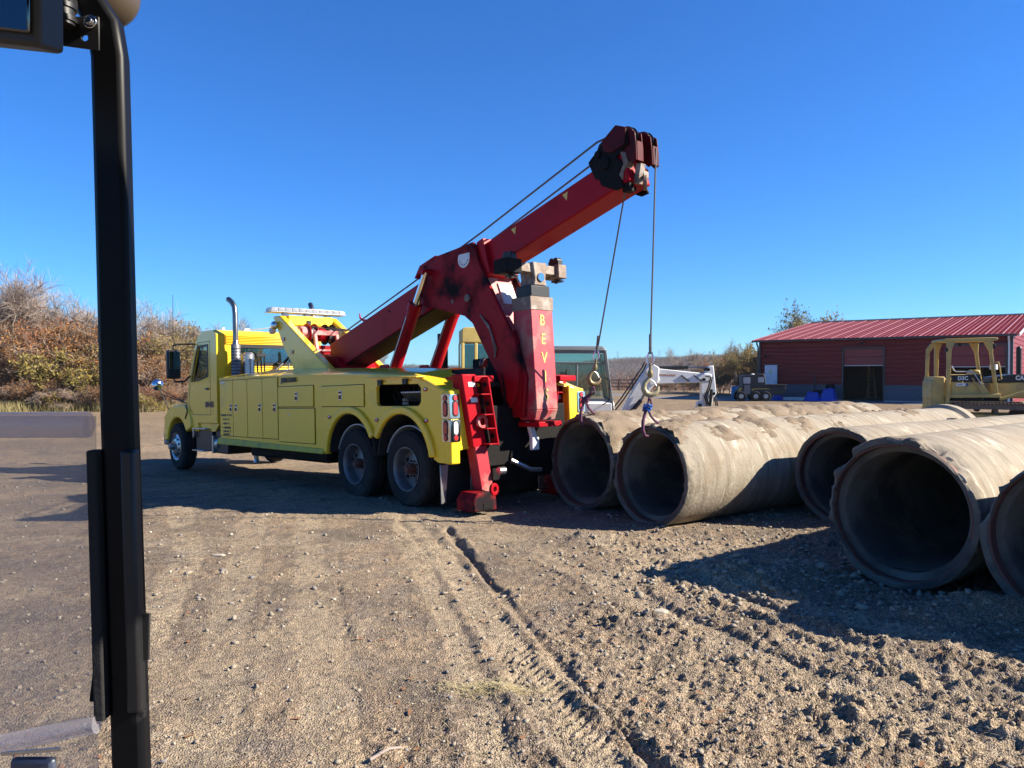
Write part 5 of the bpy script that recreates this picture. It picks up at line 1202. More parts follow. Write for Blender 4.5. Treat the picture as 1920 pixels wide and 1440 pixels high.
d1, d2 = (5.93, 8.52), (12.47, 15.55)
segs = [(0, d1[0], 1.12, EV), (d1[1], d2[0], 1.12, EV), (d2[1], LB, 1.12, EV), (d1[0], d1[1], 3.64, EV), (d2[0], d2[1], 3.72, EV)]
for x0, x1, z0, z1 in segs:
    b = MB(); corrug(b, x0, x1, z0, z1, .125, .305, .12); b.build('siding', barnred, barn, recalc=False)
for x0, x1 in ((0, d1[0]), (d1[1], d2[0]), (d2[1], LB)):
    b = MB(); corrug(b, x0, x1, 0, 1.12, -.004, .2, .03); b.build('wainscot', barnblue, barn, recalc=False)
    b = MB(); b.box(x0, x1, -.05, .0, -.02, .06); b.build('base_trim', trimlight, barn)
for x0, x1 in (d1, d2):
    z = 3.64 if x0 < 10 else 3.72
    b = MB(); b.box(x0-.08, x0, -.05, .2, 0, z); b.box(x1, x1+.08, -.05, .2, 0, z); b.box(x0-.08, x1+.08, -.055, .2, z, z+.09); b.build('door_trim', barntrim, barn)
    zb = 2.50 if x0 < 10 else 2.38
    dm = mat('roll_door_red', (.22, .022, .02), .45, 0, (.19, .02, .018), 1)
    for k in range(2): h = (z-zb)/2; b = MB(); b.box(x0, x1, .12, .16, zb+k*h+.01, zb+(k+1)*h-.01); b.build('roll_door_panel', dm, barn, .008)
    b = MB(); b.box(x0, x1, .10, .16, zb-.06, zb); b.build('door_bottom_bar', trimlight, barn)
b = MB()
for x in (.0, 15.9): b.box(x-.06, x+.06, -.07, .22, 0, EV)
b.build('corner_trim', barntrim, barn)
b = MB(); b.box(-.35, LB+.3, -.42, -.30, EV-.05, EV+.09); b.build('gutter', barntrim, barn, .01)
for x in (-.12, LB-.15): b = MB(); b.tube([(x, -.36, EV), (x, -.36, EV-.18), (x, -.1, EV-.4), (x, -.1, .1)], .06, 8); b.build('downpipe', barntrim if x < 1 else white, barn)
# person door on the left
b = MB(); b.box(.33, 1.36, -.05, .02, .38, 2.60); b.build('door_frame', barntrim, barn)
b = MB(); b.box(.39, 1.30, -.075, -.04, .44, 2.54); pdr = b.build('person_door', mat('door_white', (.62, .64, .68), .4), barn, .006)
b = MB(); b.prism([(.84, 2.25), (.95, 2.04), (.84, 1.83), (.73, 2.04)], -.082, -.074, 'xz'); b.build('diamond_window', darkglass, pdr)
b = MB(); b.cyl((1.22, -.075, 1.35), (1.22, -.14, 1.35), .03, n=10); b.build('knob', black, pdr)
b = MB(); b.box(.2, 1.5, -.7, -.06, 0, .36); b.build('door_step', concrete, barn)
for x, z in ((.55, 3.12), (7.2, 3.98)):
    b = MB(); b.tube([(x+.25, 0, z+.05), (x+.25, -.25, z+.15), (x, -.4, z+.12)], .02, 6); b.lathe([(0, .03), (-.03, .07), (-.12, .22), (-.13, .20), (-.04, .05)], (x, -.42, z+.1), (0, 0, 1), 20); b.build('gooseneck_lamp', black, barn)
# the shell: end walls, back, floor, a partition inside
gp = [(0, 0), (DB, 0), (DB, EV), (DB/2, RG-.06), (0, EV)]
b = MB(); b.prism(gp, .0, .08, 'yz'); b.build('left_end_wall', barnred, barn)
b = MB()
# right gable with ribs
vs = []; fs = []; z = 0; i = 0
while z < RG-.1:
    def yr(zz): 
        if zz <= EV: return 0, DB
        t = (zz-EV)/(RG-EV); return t*DB/2, DB-t*DB/2
    for zz, dx in ((z, 0), (min(z+.19, RG-.06), 0), (min(z+.215, RG-.06), .035), (min(z+.28, RG-.06), .035)):
        a_, c_ = yr(zz); vs += [(LB+dx, a_, zz), (LB+dx, c_, zz)]
    z += .305
for k in range(len(vs)//2-1): fs.append((2*k, 2*k+1, 2*k+3, 2*k+2))
b.add(vs, fs); b.build('gable_siding', barnred, barn, recalc=False)
b = MB(); b.prism(gp, LB-.1, LB-.02, 'yz'); b.build('right_end_wall', barnred, barn)
b = MB(); b.box(.08, LB-.1, DB-.1, DB, 0, EV); b.build('back_wall', barnred, barn)
b = MB(); b.box(.08, LB-.1, .1, DB-.1, .0, .02); b.build('barn_floor', mudgrey, barn)
b = MB(); b.box(.1, LB-.1, 7.5, 7.6, .02, EV); b.build('inner_partition', interior, barn)
for x in (6.1, 8.1, 13.6): b = MB(); b.box(x, x+.12, 6.2, 6.35, .02, 4); b.build('inner_stud', wood, barn)
# roof panels, one object per sheet
def roofpanel(front):
    pw = .914
    ya, za, yb, zb_ = (-.42, EV+.03, DB/2, RG) if front else (DB+.42, EV+.03, DB/2, RG)
    b = MB(); th = .03
    b.hexa([(0, ya, za), (pw, ya, za), (pw, yb, zb_), (0, yb, zb_), (0, ya, za+th), (pw, ya, za+th), (pw, yb, zb_+th), (0, yb, zb_+th)])
    o = b.build('roof_panel', barnroof, barn, recalc=True)
    r_ = MB()
    for xr, h in ((0.0, .055), (.305, .02), (.61, .02)): r_.hexa([(xr-.02-.02*(h > .03), ya, za+th), (xr+.02+.02*(h > .03), ya, za+th), (xr+.02+.02*(h > .03), yb, zb_+th), (xr-.02-.02*(h > .03), yb, zb_+th), (xr-.01, ya, za+th+h), (xr+.01, ya, za+th+h), (xr+.01, yb, zb_+th+h), (xr-.01, yb, zb_+th+h)])
    s_ = r_.build('panel_rib', rooflight, o, split=False); s_['kind'] = 'stuff'
    return o, s_
for fr in (True, False):
    o, s_ = roofpanel(fr); o.location = (-.42, 0, 0)
    for k in range(1, 18):
        c = copyobj(o, barn); c.location = (-.42+k*.9305, 0, 0); copyobj(s_, c)
b = MB(); b.prism([(DB/2-.25, RG+.0), (DB/2, RG+.11), (DB/2+.25, RG+.0), (DB/2+.25, RG+.03), (DB/2, RG+.14), (DB/2-.25, RG+.03)], -.45, LB+.42, 'yz'); b.build('ridge_cap', barntrim, barn)
for x in (-.45, LB+.38):
    b = MB(); b.hexa([(x, -.42, EV-.08), (x+.05, -.42, EV-.08), (x+.05, DB/2, RG-.1), (x, DB/2, RG-.1), (x, -.42, EV+.09), (x+.05, -.42, EV+.09), (x+.05, DB/2, RG+.08), (x, DB/2, RG+.08)]); b.build('rake_trim', trimlight if x > 1 else barntrim, barn)
BM = barn.matrix_basis
BM = Matrix.Translation((18.6, 57.7, -.12)) @ Matrix.Rotation(BA, 4, 'Z')
def bw(x, y, z=0): return tuple(BM @ Vector((x, y, z)))
# step ladder inside
ld2 = thing('step_ladder', 'wooden step ladder standing open inside the middle barn doorway', 'ladder', bw(7.2, 2.3), BA)
for dy in (0, 1):
    b = MB()
    for sx in (-.32, .32): b.bar((sx, .5*dy+.25*(1-2*dy)*0, .02), (sx*.35, .28, 2.3), .05, .03)
    b.build('rail', wood, ld2)
for k in range(7):
    t = (k+1)/8; w = .32*(1-.62*t); b = MB(); b.box(-w, w, .28*t-.04, .28*t+.04, 2.3*t-.012, 2.3*t+.012); b.build('tread', wood, ld2)
# clutter along the wall
def tarpheap(label, x, y, w, d, h, seed):
    n = 26; vs = []; fs = []
    for i in range(n):
        for j in range(n):
            u = -1+2*i/(n-1); v = -1+2*j/(n-1); rr = max(abs(u), abs(v))
            zz = h*(1-smooth(np.array((rr-.45)/.5)))*(1+.18*float(fbm(np.array([u*2+seed]), np.array([v*2]), 1, 3, seed)[0]))+.03*float(fbm(np.array([u*7]), np.array([v*7+seed]), 1, 3, seed+5)[0])
            k = .78+.22*rr
            vs.append((u*w*k, v*d*k, max(0.01, float(zz))))
    for i in range(n-1):
        for j in range(n-1): fs.append((i*n+j, i*n+j+1, (i+1)*n+j+1, (i+1)*n+j))
    b = MB(); b.add(vs, fs); o = b.build('tarp_heap', tarp, None, ang=50, weld=False); p = bw(x, y); o.location = p; o.rotation_euler = (0, 0, BA)
    return tag(o, label, 'tarp', 'blue tarps along the barn wall')
tarpheap('tall blue tarp over a lump just left of the open barn doorway', 5.35, -1.4, .62, .5, .85, 3)
tarpheap('lower wide blue tarp spread left of the tall tarp heap', 4.35, -1.55, .65, .5, .62, 8)
tarpheap('small blue tarp heap behind the rear of the black utility vehicle', 1.75, -1.2, .4, .4, .45, 12)
for i, (x, z, L_, lab) in enumerate(((2.75, .12, 1.2, 'long white trough lying at the foot of the barn wall nearer the utility vehicle'), (4.0-.35, .12, 1.0, 'white trough at the foot of the barn wall next to the blue tarps'))):
    b = MB(); b.box(-L_/2, L_/2, -.12, .12, 0, .08); b.box(-L_/2, L_/2, -.12, -.1, .08, .22); b.box(-L_/2, L_/2, .1, .12, .08, .22)
    o = b.build('white_trough', white, None, .01); o.location = bw(x, -1.1); o.rotation_euler = (0, 0, BA+.03); tag(o, lab, 'trough', 'white troughs along the barn wall')
# small tractor implement and posts behind the tarps
im = thing('log_splitter', 'dark machine with upright ram standing behind the blue tarps by the wall', 'machine', bw(4.75, -.55), BA)
b = MB(); b.box(-.7, .7, -.15, .15, .5, .75); b.build('beam', grease, im, .02)
b = MB(); b.box(.2, .7, -.25, .25, .75, 1.2); b.build('engine', grease, im, .04)
b = MB(); b.cyl((-.62, 0, .7), (-.62, 0, 1.85), .06, n=10); b.build('ram', black, im)
for x in (-.4, .4): b = MB(); b.cyl((x, -.2, .28), (x, -.32, .28), .27, n=20); b.build('wheel', rubber, im, .02)
# hand trolley with cylinder by the third bay
ht = thing('hand_trolley', 'dark two wheeled hand trolley leaning beside the second doorway behind the bulldozer', 'trolley', bw(11.75, -.75), BA)
b = MB(); b.tube([(-.5, -.3, .05), (-.1, .1, 1.1), (-.05, .15, 1.25)], .03, 6); b.tube([(-.2, -.3, .05), (.2, .1, 1.15)], .03, 6); b.bar((-.45, -.25, .3), (-.15, -.25, .3), .04, .03); b.build('frame', barnred, ht)
b = MB(); b.lathe([(-.05, .15), (-.06, .24), (.06, .24), (.05, .15)], (-.05, -.2, .26), (.3, 1, 0), 24, closed=True); b.build('wheel', rubber, ht)
b = MB(); b.box(.0, .75, -.1, .35, .05, .85); b.box(.05, .1, .3, .34, .85, 1.3); b.box(.35, .40, .3, .34, .85, 1.3); b.box(.65, .70, .3, .34, .85, 1.3); b.box(.05, .7, .3, .34, 1.26, 1.3); b.build('crate', blackdull, ht, .02)
# six wheeled black utility vehicle in the barn's shade
uv = thing('utility_vehicle', 'black six wheeled utility vehicle with plastic cab windows parked by the white barn door', 'utility vehicle', (15.75, 53.6, -.12), R(-8))
def U(px, pz=None): return (px-1375)/26.6
blk = mat('vehicle_black', (.018, .018, .02), .6)
b = MB(); b.prism([(.15, .5), (0.0, .75), (.10, .95), (.35, 1.0), (3.2, .98), (3.2, .62), (2.9, .42), (.5, .40)], 0, 1.4, 'xz'); b.build('hull', blk, uv, .04)
b = MB(); b.prism([(.30, .98), (.28, 1.70), (.36, 1.80), (.92, 1.82), (1.10, 1.84), (1.22, 1.90), (1.75, 1.90), (1.85, 1.6), (1.88, .98)], .0, 1.35, 'xz'); cbm = b.build('canvas_cab', blk, uv, .03)
wm_ = mat('clouded_plastic', (.36, .36, .37), .4, 0, (.30, .30, .31), 2)
for x0, x1, z0, z1 in ((.36, .84, 1.22, 1.66), (1.35, 1.76, 1.30, 1.66)): b = MB(); b.prism(rrect(x0, x1, z0, z1, .04), -.012, .0, 'xz'); b.build('plastic_window', wm_, cbm)
b = MB(); b.prism([(.40, .50), (.44, 1.12), (.80, 1.12), (.84, .50)], -.02, .0, 'xz'); b.build('door_panel', mat('grey_panel', (.14, .14, .15), .5), uv)
b = MB(); b.prism([(.90, .80), (1.05, .88), (2.1, .88), (2.1, .83), (1.08, .82), (.98, .70)], -.03, -.005, 'xz'); b.prism([(.0, .75), (.12, .92), (.30, .92), (.2, .80), (.12, .60)], -.03, -.005, 'xz'); b.build('yellow_trim', mat('trim_yellow', (.42, .30, .05), .5), uv)
b = MB(); b.box(1.9, 3.25, .0, 1.4, .98, 1.16); b.build('cargo_box', blackdull, uv, .02)
b = MB(); b.ball((1.0, .1, 1.86), .09, 12, (1.3, 1, .6)); b.build('cab_vent', whitedecal, uv)
for x in (.2, 1.18, 1.85):
    for y in (-.08, 1.25):
        b = MB(); b.lathe([(-.12, .15), (-.13, .30), (-.08, .34), (.08, .34), (.13, .30), (.12, .15)], (x, y, .34), (0, 1, 0), 24); wq = b.build('tyre', rubber, uv)
        b = MB(); b.lathe([(-.10, .001), (-.08, .08), (-.125, .13), (-.12, .16), (.12, .16), (.10, .001)], (x, y, .34), (0, 1, 0), 20); b.build('rim', alu, wq)
bb_ = thing('blue_barrel', 'bright blue plastic barrel standing left of the black utility vehicle', 'barrel', (16.9, 58.2, -.12))
b = MB(); b.lathe([(0, .001), (0, .28), (.05, .31), (.28, .30), (.3, .32), (.33, .30), (.6, .30), (.62, .32), (.65, .30), (.9, .31), (.95, .28), (.95, .001)], (0, 0, 0), (0, 0, 1), 24); b.build('shell', mat('barrel_blue', (.01, .16, .36), .4), bb_)
b = MB(); b.cyl((.1, .1, .94), (.1, .1, .98), .05, n=10); b.build('cap', whitedecal, bb_)
# asphalt drive in front of and left of the barn
b = MB(); pts = []
for x, y in ((-1.0, -4.6), (16.5, -4.2), (16.5, 1.0), (-9.0, 2.0), (-14.0, 7.0), (-22, 16.0), (-26, 14), (-17, 3.5), (-9, -2.5)): p = bw(x, y); pts.append((p[0], p[1]))
o = b.prism(pts, -.16, -.112, 'xy').build('driveway', mudgrey); o['kind'] = 'structure'; o.location.z = .0

# ------------------------------------------------------------------ trees
def leafmat(name, c1, c2, c3=None):
    m = bpy.data.materials.new(name); m.use_nodes = True; n = m.node_tree.nodes; l = m.node_tree.links; b = n['Principled BSDF']
    b.inputs['Roughness'].default_value = .7; b.inputs['Specular IOR Level'].default_value = .2
    g = n.new('ShaderNodeNewGeometry'); t = n.new('ShaderNodeTexNoise'); t.inputs['Scale'].default_value = 1.3; t.inputs['Detail'].default_value = 3
    oi = n.new('ShaderNodeObjectInfo'); ad = n.new('ShaderNodeVectorMath'); ad.operation = 'ADD'; tc = n.new('ShaderNodeTexCoord')
    l.new(tc.outputs['Object'], ad.inputs[0]); l.new(oi.outputs['Location'], ad.inputs[1]); l.new(ad.outputs[0], t.inputs[0])
    r = n.new('ShaderNodeValToRGB'); r.color_ramp.elements[0].position = .33; r.color_ramp.elements[0].color = (*c1, 1); r.color_ramp.elements[1].position = .55; r.color_ramp.elements[1].color = (*c2, 1)
    if c3: e = r.color_ramp.elements.new(.7); e.color = (*c3, 1)
    l.new(t.outputs[0], r.inputs[0]); l.new(r.outputs[0], b.inputs['Base Color'])
    tl_ = n.new('ShaderNodeBsdfTranslucent'); l.new(r.outputs[0], tl_.inputs[0]); mx = n.new('ShaderNodeMixShader'); mx.inputs[0].default_value = .4
    l.new(b.outputs[0], mx.inputs[1]); l.new(tl_.outputs[0], mx.inputs[2]); l.new(mx.outputs[0], n['Material Output'].inputs[0]); return m
LM = {'rust': leafmat('rust_leaves', (.30, .155, .07), (.38, .18, .06), (.27, .17, .09)),
      'orange': leafmat('orange_leaves', (.42, .15, .05), (.34, .12, .05), (.26, .15, .07)),
      'olive': leafmat('olive_leaves', (.22, .19, .07), (.30, .22, .08), (.18, .17, .07)),
      'yellow': leafmat('yellow_leaves', (.36, .27, .06), (.24, .20, .06), (.36, .17, .05)),
      'brown': leafmat('brown_leaves', (.33, .22, .14), (.38, .23, .13), (.27, .19, .11)),
      'green': leafmat('dark_green_leaves', (.06, .085, .035), (.09, .11, .04))}
def make_tree(seed, h, spread, nl, leafsize, twigs, levels=4, lowleaf=0.0, multi=1, tw=.008):
    rn = np.random.default_rng(seed); segs = []; tips = []
    def grow(p, d, L, r, lv):
        n = 3; q = p.copy()
        for i in range(n):
            d2 = d+rn.normal(0, .16, 3); d2[2] += .06; d2 /= np.linalg.norm(d2); q2 = q+d2*L/n; r2 = r*(1-.22)
            segs.append((q, q2, r, r2)); 
            if lv >= 2: tips.append((q2.copy(), d2.copy(), lv))
            q, d, r = q2, d2, r2
            if lv < levels and (i > 0 or lv > 0):
                for k in range(rn.integers(1, 3)):
                    a = rn.uniform(0, 6.283); t = rn.uniform(.45, .95)
                    u = np.cross(d, [0, 0, 1]); u = u/(np.linalg.norm(u)+1e-6); w = np.cross(d, u)
                    nd = d*math.cos(t)+(u*math.cos(a)+w*math.sin(a))*math.sin(t)*spread; nd[2] += .12; nd /= np.linalg.norm(nd)
                    grow(q, nd, L*rn.uniform(.5, .72), r*.6, lv+1)
    for k in range(multi):
        a = rn.uniform(0, 6.283); d = np.array([math.cos(a)*.25*(multi > 1), math.sin(a)*.25*(multi > 1), 1.0]); d /= np.linalg.norm(d)
        grow(np.array([math.cos(a)*.15*(multi > 1), math.sin(a)*.15*(multi > 1), -.1]), d, h*(.42 if multi > 1 else .46), .022*h/(1+.4*(multi-1)), 0)
    V = []; F = []
    for (p, q, r0, r1) in segs:
        d = q-p; d = d/np.linalg.norm(d); u = np.cross(d, [.3, .1, 1]); u /= np.linalg.norm(u); w = np.cross(d, u); o = len(V); n = 5 if r0 > .03 else 3
        for (c, r) in ((p, r0), (q, r1)):
            for k in range(n): a = 6.283*k/n; V.append(c+(u*math.cos(a)+w*math.sin(a))*max(r, .006))
        for k in range(n): F.append((o+k, o+(k+1) % n, o+n+(k+1) % n, o+n+k))
    zmax = max(s[1][2] for s in segs)
    T = np.array([t[0] for t in tips]); Dd = np.array([t[1] for t in tips])
    ids = rn.integers(0, len(T), twigs); P = T[ids]; dd = Dd[ids]+rn.normal(0, .6, (twigs, 3)); dd[:, 2] += .25; dd /= np.linalg.norm(dd, axis=1)[:, None]
    Lt = rn.uniform(.25, .75, twigs)[:, None]*h/6; Q = P+dd*Lt; sd = np.cross(dd, rn.normal(0, 1, (twigs, 3))); sd /= np.linalg.norm(sd, axis=1)[:, None]
    sd *= tw; o = len(V)
    tv = np.stack([P-sd, P+sd, Q+sd*.35, Q-sd*.35], 1).reshape(-1, 3); tfc = (o+np.arange(twigs*4)).reshape(-1, 4)
    v = np.vstack([np.array(V), tv]); f = np.vstack([np.array(F), tfc])
    # leaves hang on the twigs
    ids = rn.integers(0, twigs, nl); t = rn.uniform(.1, 1.05, nl)[:, None]; c = P[ids]+(Q-P)[ids]*t+rn.normal(0, .07*h/6, (nl, 3))
    if lowleaf: keep = c[:, 2] < zmax*lowleaf*rn.uniform(.7, 1.15, nl); c = c[keep]
    nl = len(c); a = rn.normal(0, 1, (nl, 3)); a /= np.linalg.norm(a, axis=1)[:, None]; bq = np.cross(a, rn.normal(0, 1, (nl, 3))); bq /= np.linalg.norm(bq, axis=1)[:, None]
    s = leafsize*rn.uniform(.6, 1.3, nl)[:, None]; lv = np.stack([c-a*s, c-bq*s*.6, c+a*s, c+bq*s*.6], 1).reshape(-1, 3); lf = np.arange(nl*4).reshape(-1, 4)
    return v, f, lv, lf, zmax
TREES = {}
def treetype(key, leaf, barkm, **k):
    v, f, lv, lf, z = make_tree(**k)
    a = rawmesh('trunk', v/z, f, barkm); c = rawmesh('crown', lv/z, lf, LM[leaf]) if len(lf) else None
    ma, mc = a.data, c.data if c else None; bpy.data.objects.remove(a)
    if c: bpy.data.objects.remove(c)
    TREES[key] = (ma, mc)
treetype('bare', 'rust', bark, seed=11, h=8, spread=1.1, nl=1700, leafsize=.055, twigs=5200, levels=4, lowleaf=.62)
treetype('bare2', 'brown', bark, seed=12, h=8, spread=1.2, nl=900, leafsize=.055, twigs=5200, levels=4, lowleaf=.5)
treetype('rust', 'rust', barkdk, seed=21, h=5, spread=1.3, nl=4200, leafsize=.055, twigs=3600, levels=3, multi=4)
treetype('orange', 'orange', barkdk, seed=22, h=5, spread=1.3, nl=4200, leafsize=.06, twigs=2600, levels=3, multi=3)
treetype('olive', 'olive', barkdk, seed=23, h=5, spread=1.3, nl=5200, leafsize=.06, twigs=2600, levels=3, multi=4)
treetype('yellow', 'yellow', barkdk, seed=24, h=3, spread=1.5, nl=3600, leafsize=.06, twigs=1800, levels=3, multi=4)
treetype('brush', 'brown', bark, seed=25, h=3.5, spread=1.5, nl=2600, leafsize=.05, twigs=3600, levels=3, multi=5)
treetype('sparse', 'green', bark, seed=27, h=7, spread=1.1, nl=1300, leafsize=.09, twigs=900, levels=4)
TL = {'bare': 'bare grey tree with rusty lower leaves in the left treeline', 'bare2': 'leafless grey-brown tree standing in the left treeline', 'rust': 'rust brown leafy tree in the left thicket',
      'orange': 'orange leaved tree in the left thicket', 'olive': 'olive green leafy tree in the left thicket', 'yellow': 'low yellow green shrub at the foot of the left thicket', 'brush': 'low brown twiggy brush at the foot of the left thicket'}
rnt = random.Random(5)
ROWS = {}
ORD = ['first', 'second', 'third', 'fourth', 'fifth', 'sixth', 'seventh', 'eighth', 'ninth', 'tenth', 'eleventh', 'twelfth', 'thirteenth', 'fourteenth', 'fifteenth']
def tree(px, d, topy, key, label=None, group='trees and brush of the left thicket', wid=1.0, cat='tree'):
    x = (px-960)/1442*d; z = H(x, d)-.05; h = (700-topy)/1442*d+1.81-z
    r = thing({'brush': 'brush', 'yellow': 'shrub'}.get(key, 'tree'), label or TL[key], cat if key not in ('brush', 'yellow') else 'shrub', (x, d, z), rnt.uniform(0, 6.28), group)
    r.scale = (h*wid, h*wid, h)
    if not label: row = 'back row' if topy < 663 and d > 43.9 or topy < 580 else ('middle row' if topy < 702 else 'front row'); ROWS.setdefault((key, row), []).append((px, r))
    ma, mc = TREES[key]; rawobj('trunk', ma, r)
    if mc: rawobj('crown', mc, r)
    return r
for px, d, ty, key, w in [(-60, 44, 505, 'bare', 1), (18, 43, 503, 'bare', 1.05), (62, 45, 530, 'bare2', 1.0), (-20, 47, 520, 'bare2', 1.0), (100, 47, 562, 'bare', 1.1), (128, 48, 568, 'bare2', 1.1), (160, 47, 588, 'bare', 1.1), (195, 48, 580, 'bare2', 1.0), (235, 49, 578, 'bare2', 1.1),
        (258, 49, 575, 'bare2', 1.1), (285, 51, 590, 'bare', 1.0), (312, 52, 600, 'bare2', 1.2), (345, 52, 602, 'olive', .7), (366, 53, 622, 'bare2', 1.0), (400, 54, 640, 'bare', 1.0), (430, 55, 650, 'olive', 1), (465, 56, 655, 'bare2', 1), (500, 58, 660, 'olive', 1.1),
        (5, 42, 590, 'rust', 1.2), (45, 42, 612, 'rust', 1.3), (85, 43, 585, 'orange', .8), (125, 43, 605, 'rust', 1.3), (150, 43, 618, 'rust', 1.2), (172, 42, 640, 'olive', 1.2), (215, 44, 620, 'rust', 1.2), (262, 43, 640, 'orange', .9), (300, 45, 632, 'olive', 1.2), (330, 46, 640, 'olive', 1.2), (350, 46, 655, 'rust', 1.2), (385, 48, 665, 'orange', 1.0), (420, 50, 668, 'rust', 1.2), (-40, 42, 600, 'rust', 1.3), (460, 52, 680, 'rust', 1.3),
        (20, 40.5, 650, 'brush', 1.3), (60, 40.5, 655, 'rust', 1.4), (108, 40, 665, 'yellow', 1.1), (140, 40, 680, 'orange', 1.2), (155, 39.6, 700, 'yellow', 1.2), (175, 40, 690, 'yellow', 1.2), (220, 41, 665, 'brush', 1.4), (262, 41, 668, 'rust', 1.3), (300, 42, 675, 'brush', 1.4), (325, 43, 685, 'rust', 1.4), (-10, 40, 680, 'orange', 1.2), (-40, 40, 670, 'brush', 1.4), (350, 44, 690, 'brush', 1.4), (385, 46, 700, 'brush', 1.4), (420, 48, 700, 'rust', 1.4), (460, 50, 700, 'brush', 1.4), (510, 54, 690, 'brush', 1.5),
        (0, 38.8, 705, 'rust', 1.5), (35, 38.6, 718, 'brush', 1.5), (75, 38.6, 712, 'rust', 1.6), (110, 38.4, 722, 'brush', 1.6), (150, 38.3, 728, 'brush', 1.6), (190, 38.4, 722, 'rust', 1.6), (235, 38.8, 722, 'brush', 1.7), (275, 39.2, 722, 'orange', 1.6), (310, 40, 724, 'rust', 1.7), (345, 41, 725, 'brush', 1.7), (-45, 38.6, 715, 'rust', 1.6), (385, 43, 726, 'brush', 1.7), (430, 45, 726, 'rust', 1.7), (475, 48, 726, 'brush', 1.7),
        (270, 37.6, 740, 'yellow', 1.3)]:
    tree(px, d, ty, key, wid=w)
KD = {'bare': 'bare rusty leaved tree', 'bare2': 'leafless grey brown tree', 'rust': 'rust brown leafy tree', 'orange': 'orange leaved tree', 'olive': 'olive green leafy tree', 'yellow': 'yellow green shrub', 'brush': 'brown brush'}
for (key, row), L_ in ROWS.items():
    for k, (px, r) in enumerate(sorted(L_, key=lambda q: q[0])): r['label'] = '%s, %s from the left in the %s of the thicket' % (KD[key], ORD[k], row)
G2 = 'trees near the barn'
for px, d, ty, key, lab, w in [(1332, 74, 655, 'bare2', 'leaning bare tree left of the driveway bushes', 1.2), (1368, 76, 636, 'bare', 'tall bare tree left of the barn with a few red leaves', .9), (1352, 73, 672, 'rust', 'reddish tree in front of the tall bare tree', 1.1), (1384, 70, 655, 'olive', 'yellowing round tree close to the barn corner', .75), (1402, 74, 650, 'yellow', 'tan leaved bushy tree touching the barn corner', .6),
        (1512, 92, 570, 'sparse', 'thinly leaved tree rising behind the barn roof', .9), (1526, 93, 596, 'olive', 'dense green low tree behind the barn roof', .8), (1310, 78, 704, 'brush', 'brown brush at the far edge of the yard', 1.6), (1285, 80, 708, 'olive', 'green brush beyond the white excavator arm', 1.8), (1340, 72, 698, 'olive', 'green bush under the leaning bare tree', 1.8), (1255, 82, 712, 'brush', 'dull brown brush behind the excavator arm', 1.9),
        (1228, 84, 714, 'rust', 'rust coloured brush behind the excavator boom', 1.8), (1378, 70, 700, 'olive', 'green bush beside the blue barrel', 1.6), (1415, 72, 690, 'rust', 'rusty bush against the barn end', 1.3), (1200, 88, 716, 'brush', 'brown brush beside the far rail fence', 1.9), (712, 62, 655, 'bare2', 'small bare tree seen under the red boom', .8), (745, 90, 690, 'brush', 'brown brush seen between the boom cylinders', 2)]:
    tree(px, d, ty, key, lab, G2, w)
tag_ = None
# tall whip antenna in the thicket
b = MB(); b.cyl((0, 0, 0), (0, 0, 6.6), .035, .012, 6); o = b.build('antenna_mast', blackdull); x = (325-960)/1442*46; o.location = (x, 46, H(x, 46)); tag(o, 'thin dark antenna mast rising out of the thicket left of the cab', 'antenna')
# dry grass and weeds at the foot of the thicket
def grass(name, n, fx, hmin, hmax, m, w=.012):
    rn = np.random.default_rng(77); X, Y = fx(rn, n); Z = base_h(X, Y); h = rn.uniform(hmin, hmax, n); a = rn.uniform(0, 6.283, n); lx = rn.normal(0, .25, n)*h; ly = rn.normal(0, .25, n)*h
    dx, dy = np.cos(a)*w, np.sin(a)*w
    v = np.stack([np.stack([X-dx, Y-dy, Z], 1), np.stack([X+dx, Y+dy, Z], 1), np.stack([X+lx, Y+ly, Z+h], 1)], 1).reshape(-1, 3)
    return rawmesh(name, v, np.arange(n*3).reshape(-1, 3), m, kind='stuff')
def strip(rn, n):
    px = rn.uniform(-140, 560, n); d = 37.2+rn.uniform(0, 1, n)**.6*3.5+np.clip(px-280, 0, 400)*.045+1.2*fbm(px*.02, px*0, 1, 3, 5); return (px-960)/1442*d, d
grass('dry_grass', 30000, strip, .08, .62, leafmat('dry_grass', (.42, .34, .16), (.28, .25, .11), (.44, .34, .20)), .014)
# ------------------------------------------------------------------ far hills and their woods
def hill_h(X, Y):
    r = np.hypot(X, Y); t = np.arctan2(X, Y)
    crest = 12+9*fbm(t*6+3, t*0+1, 1, 4, 300)+5*np.sin(t*5+.6)+7*smooth((t-.05)/.3)
    z = -16+(crest+16)*smooth((r-330)/620)+10*fbm(X, Y, .004, 4, 310)*smooth((r-330)/300)
    z -= smooth((r-1200)/450)*40
    return z
rs = np.geomspace(260, 1650, 60); th = np.radians(np.linspace(-75, 75, 220)); T, RR = np.meshgrid(th, rs); X = RR*np.sin(T); Y = RR*np.cos(T); Z = hill_h(X, Y)
n, m_ = X.shape; i = np.arange(n-1)[:, None]*m_; j = np.arange(m_-1)[None, :]
hills = rawmesh('hills', np.stack([X.ravel(), Y.ravel(), Z.ravel()], 1), np.stack([i+j, i+j+1, i+m_+j+1, i+m_+j], -1).reshape(-1, 4), mat('wooded_hillside', (.07, .05, .042), .95, 0, (.05, .042, .034), .02, .5, dirt=(.09, .06, .045), dscale=.012, dlo=.5, dhi=.6), kind='structure', smooth=True)
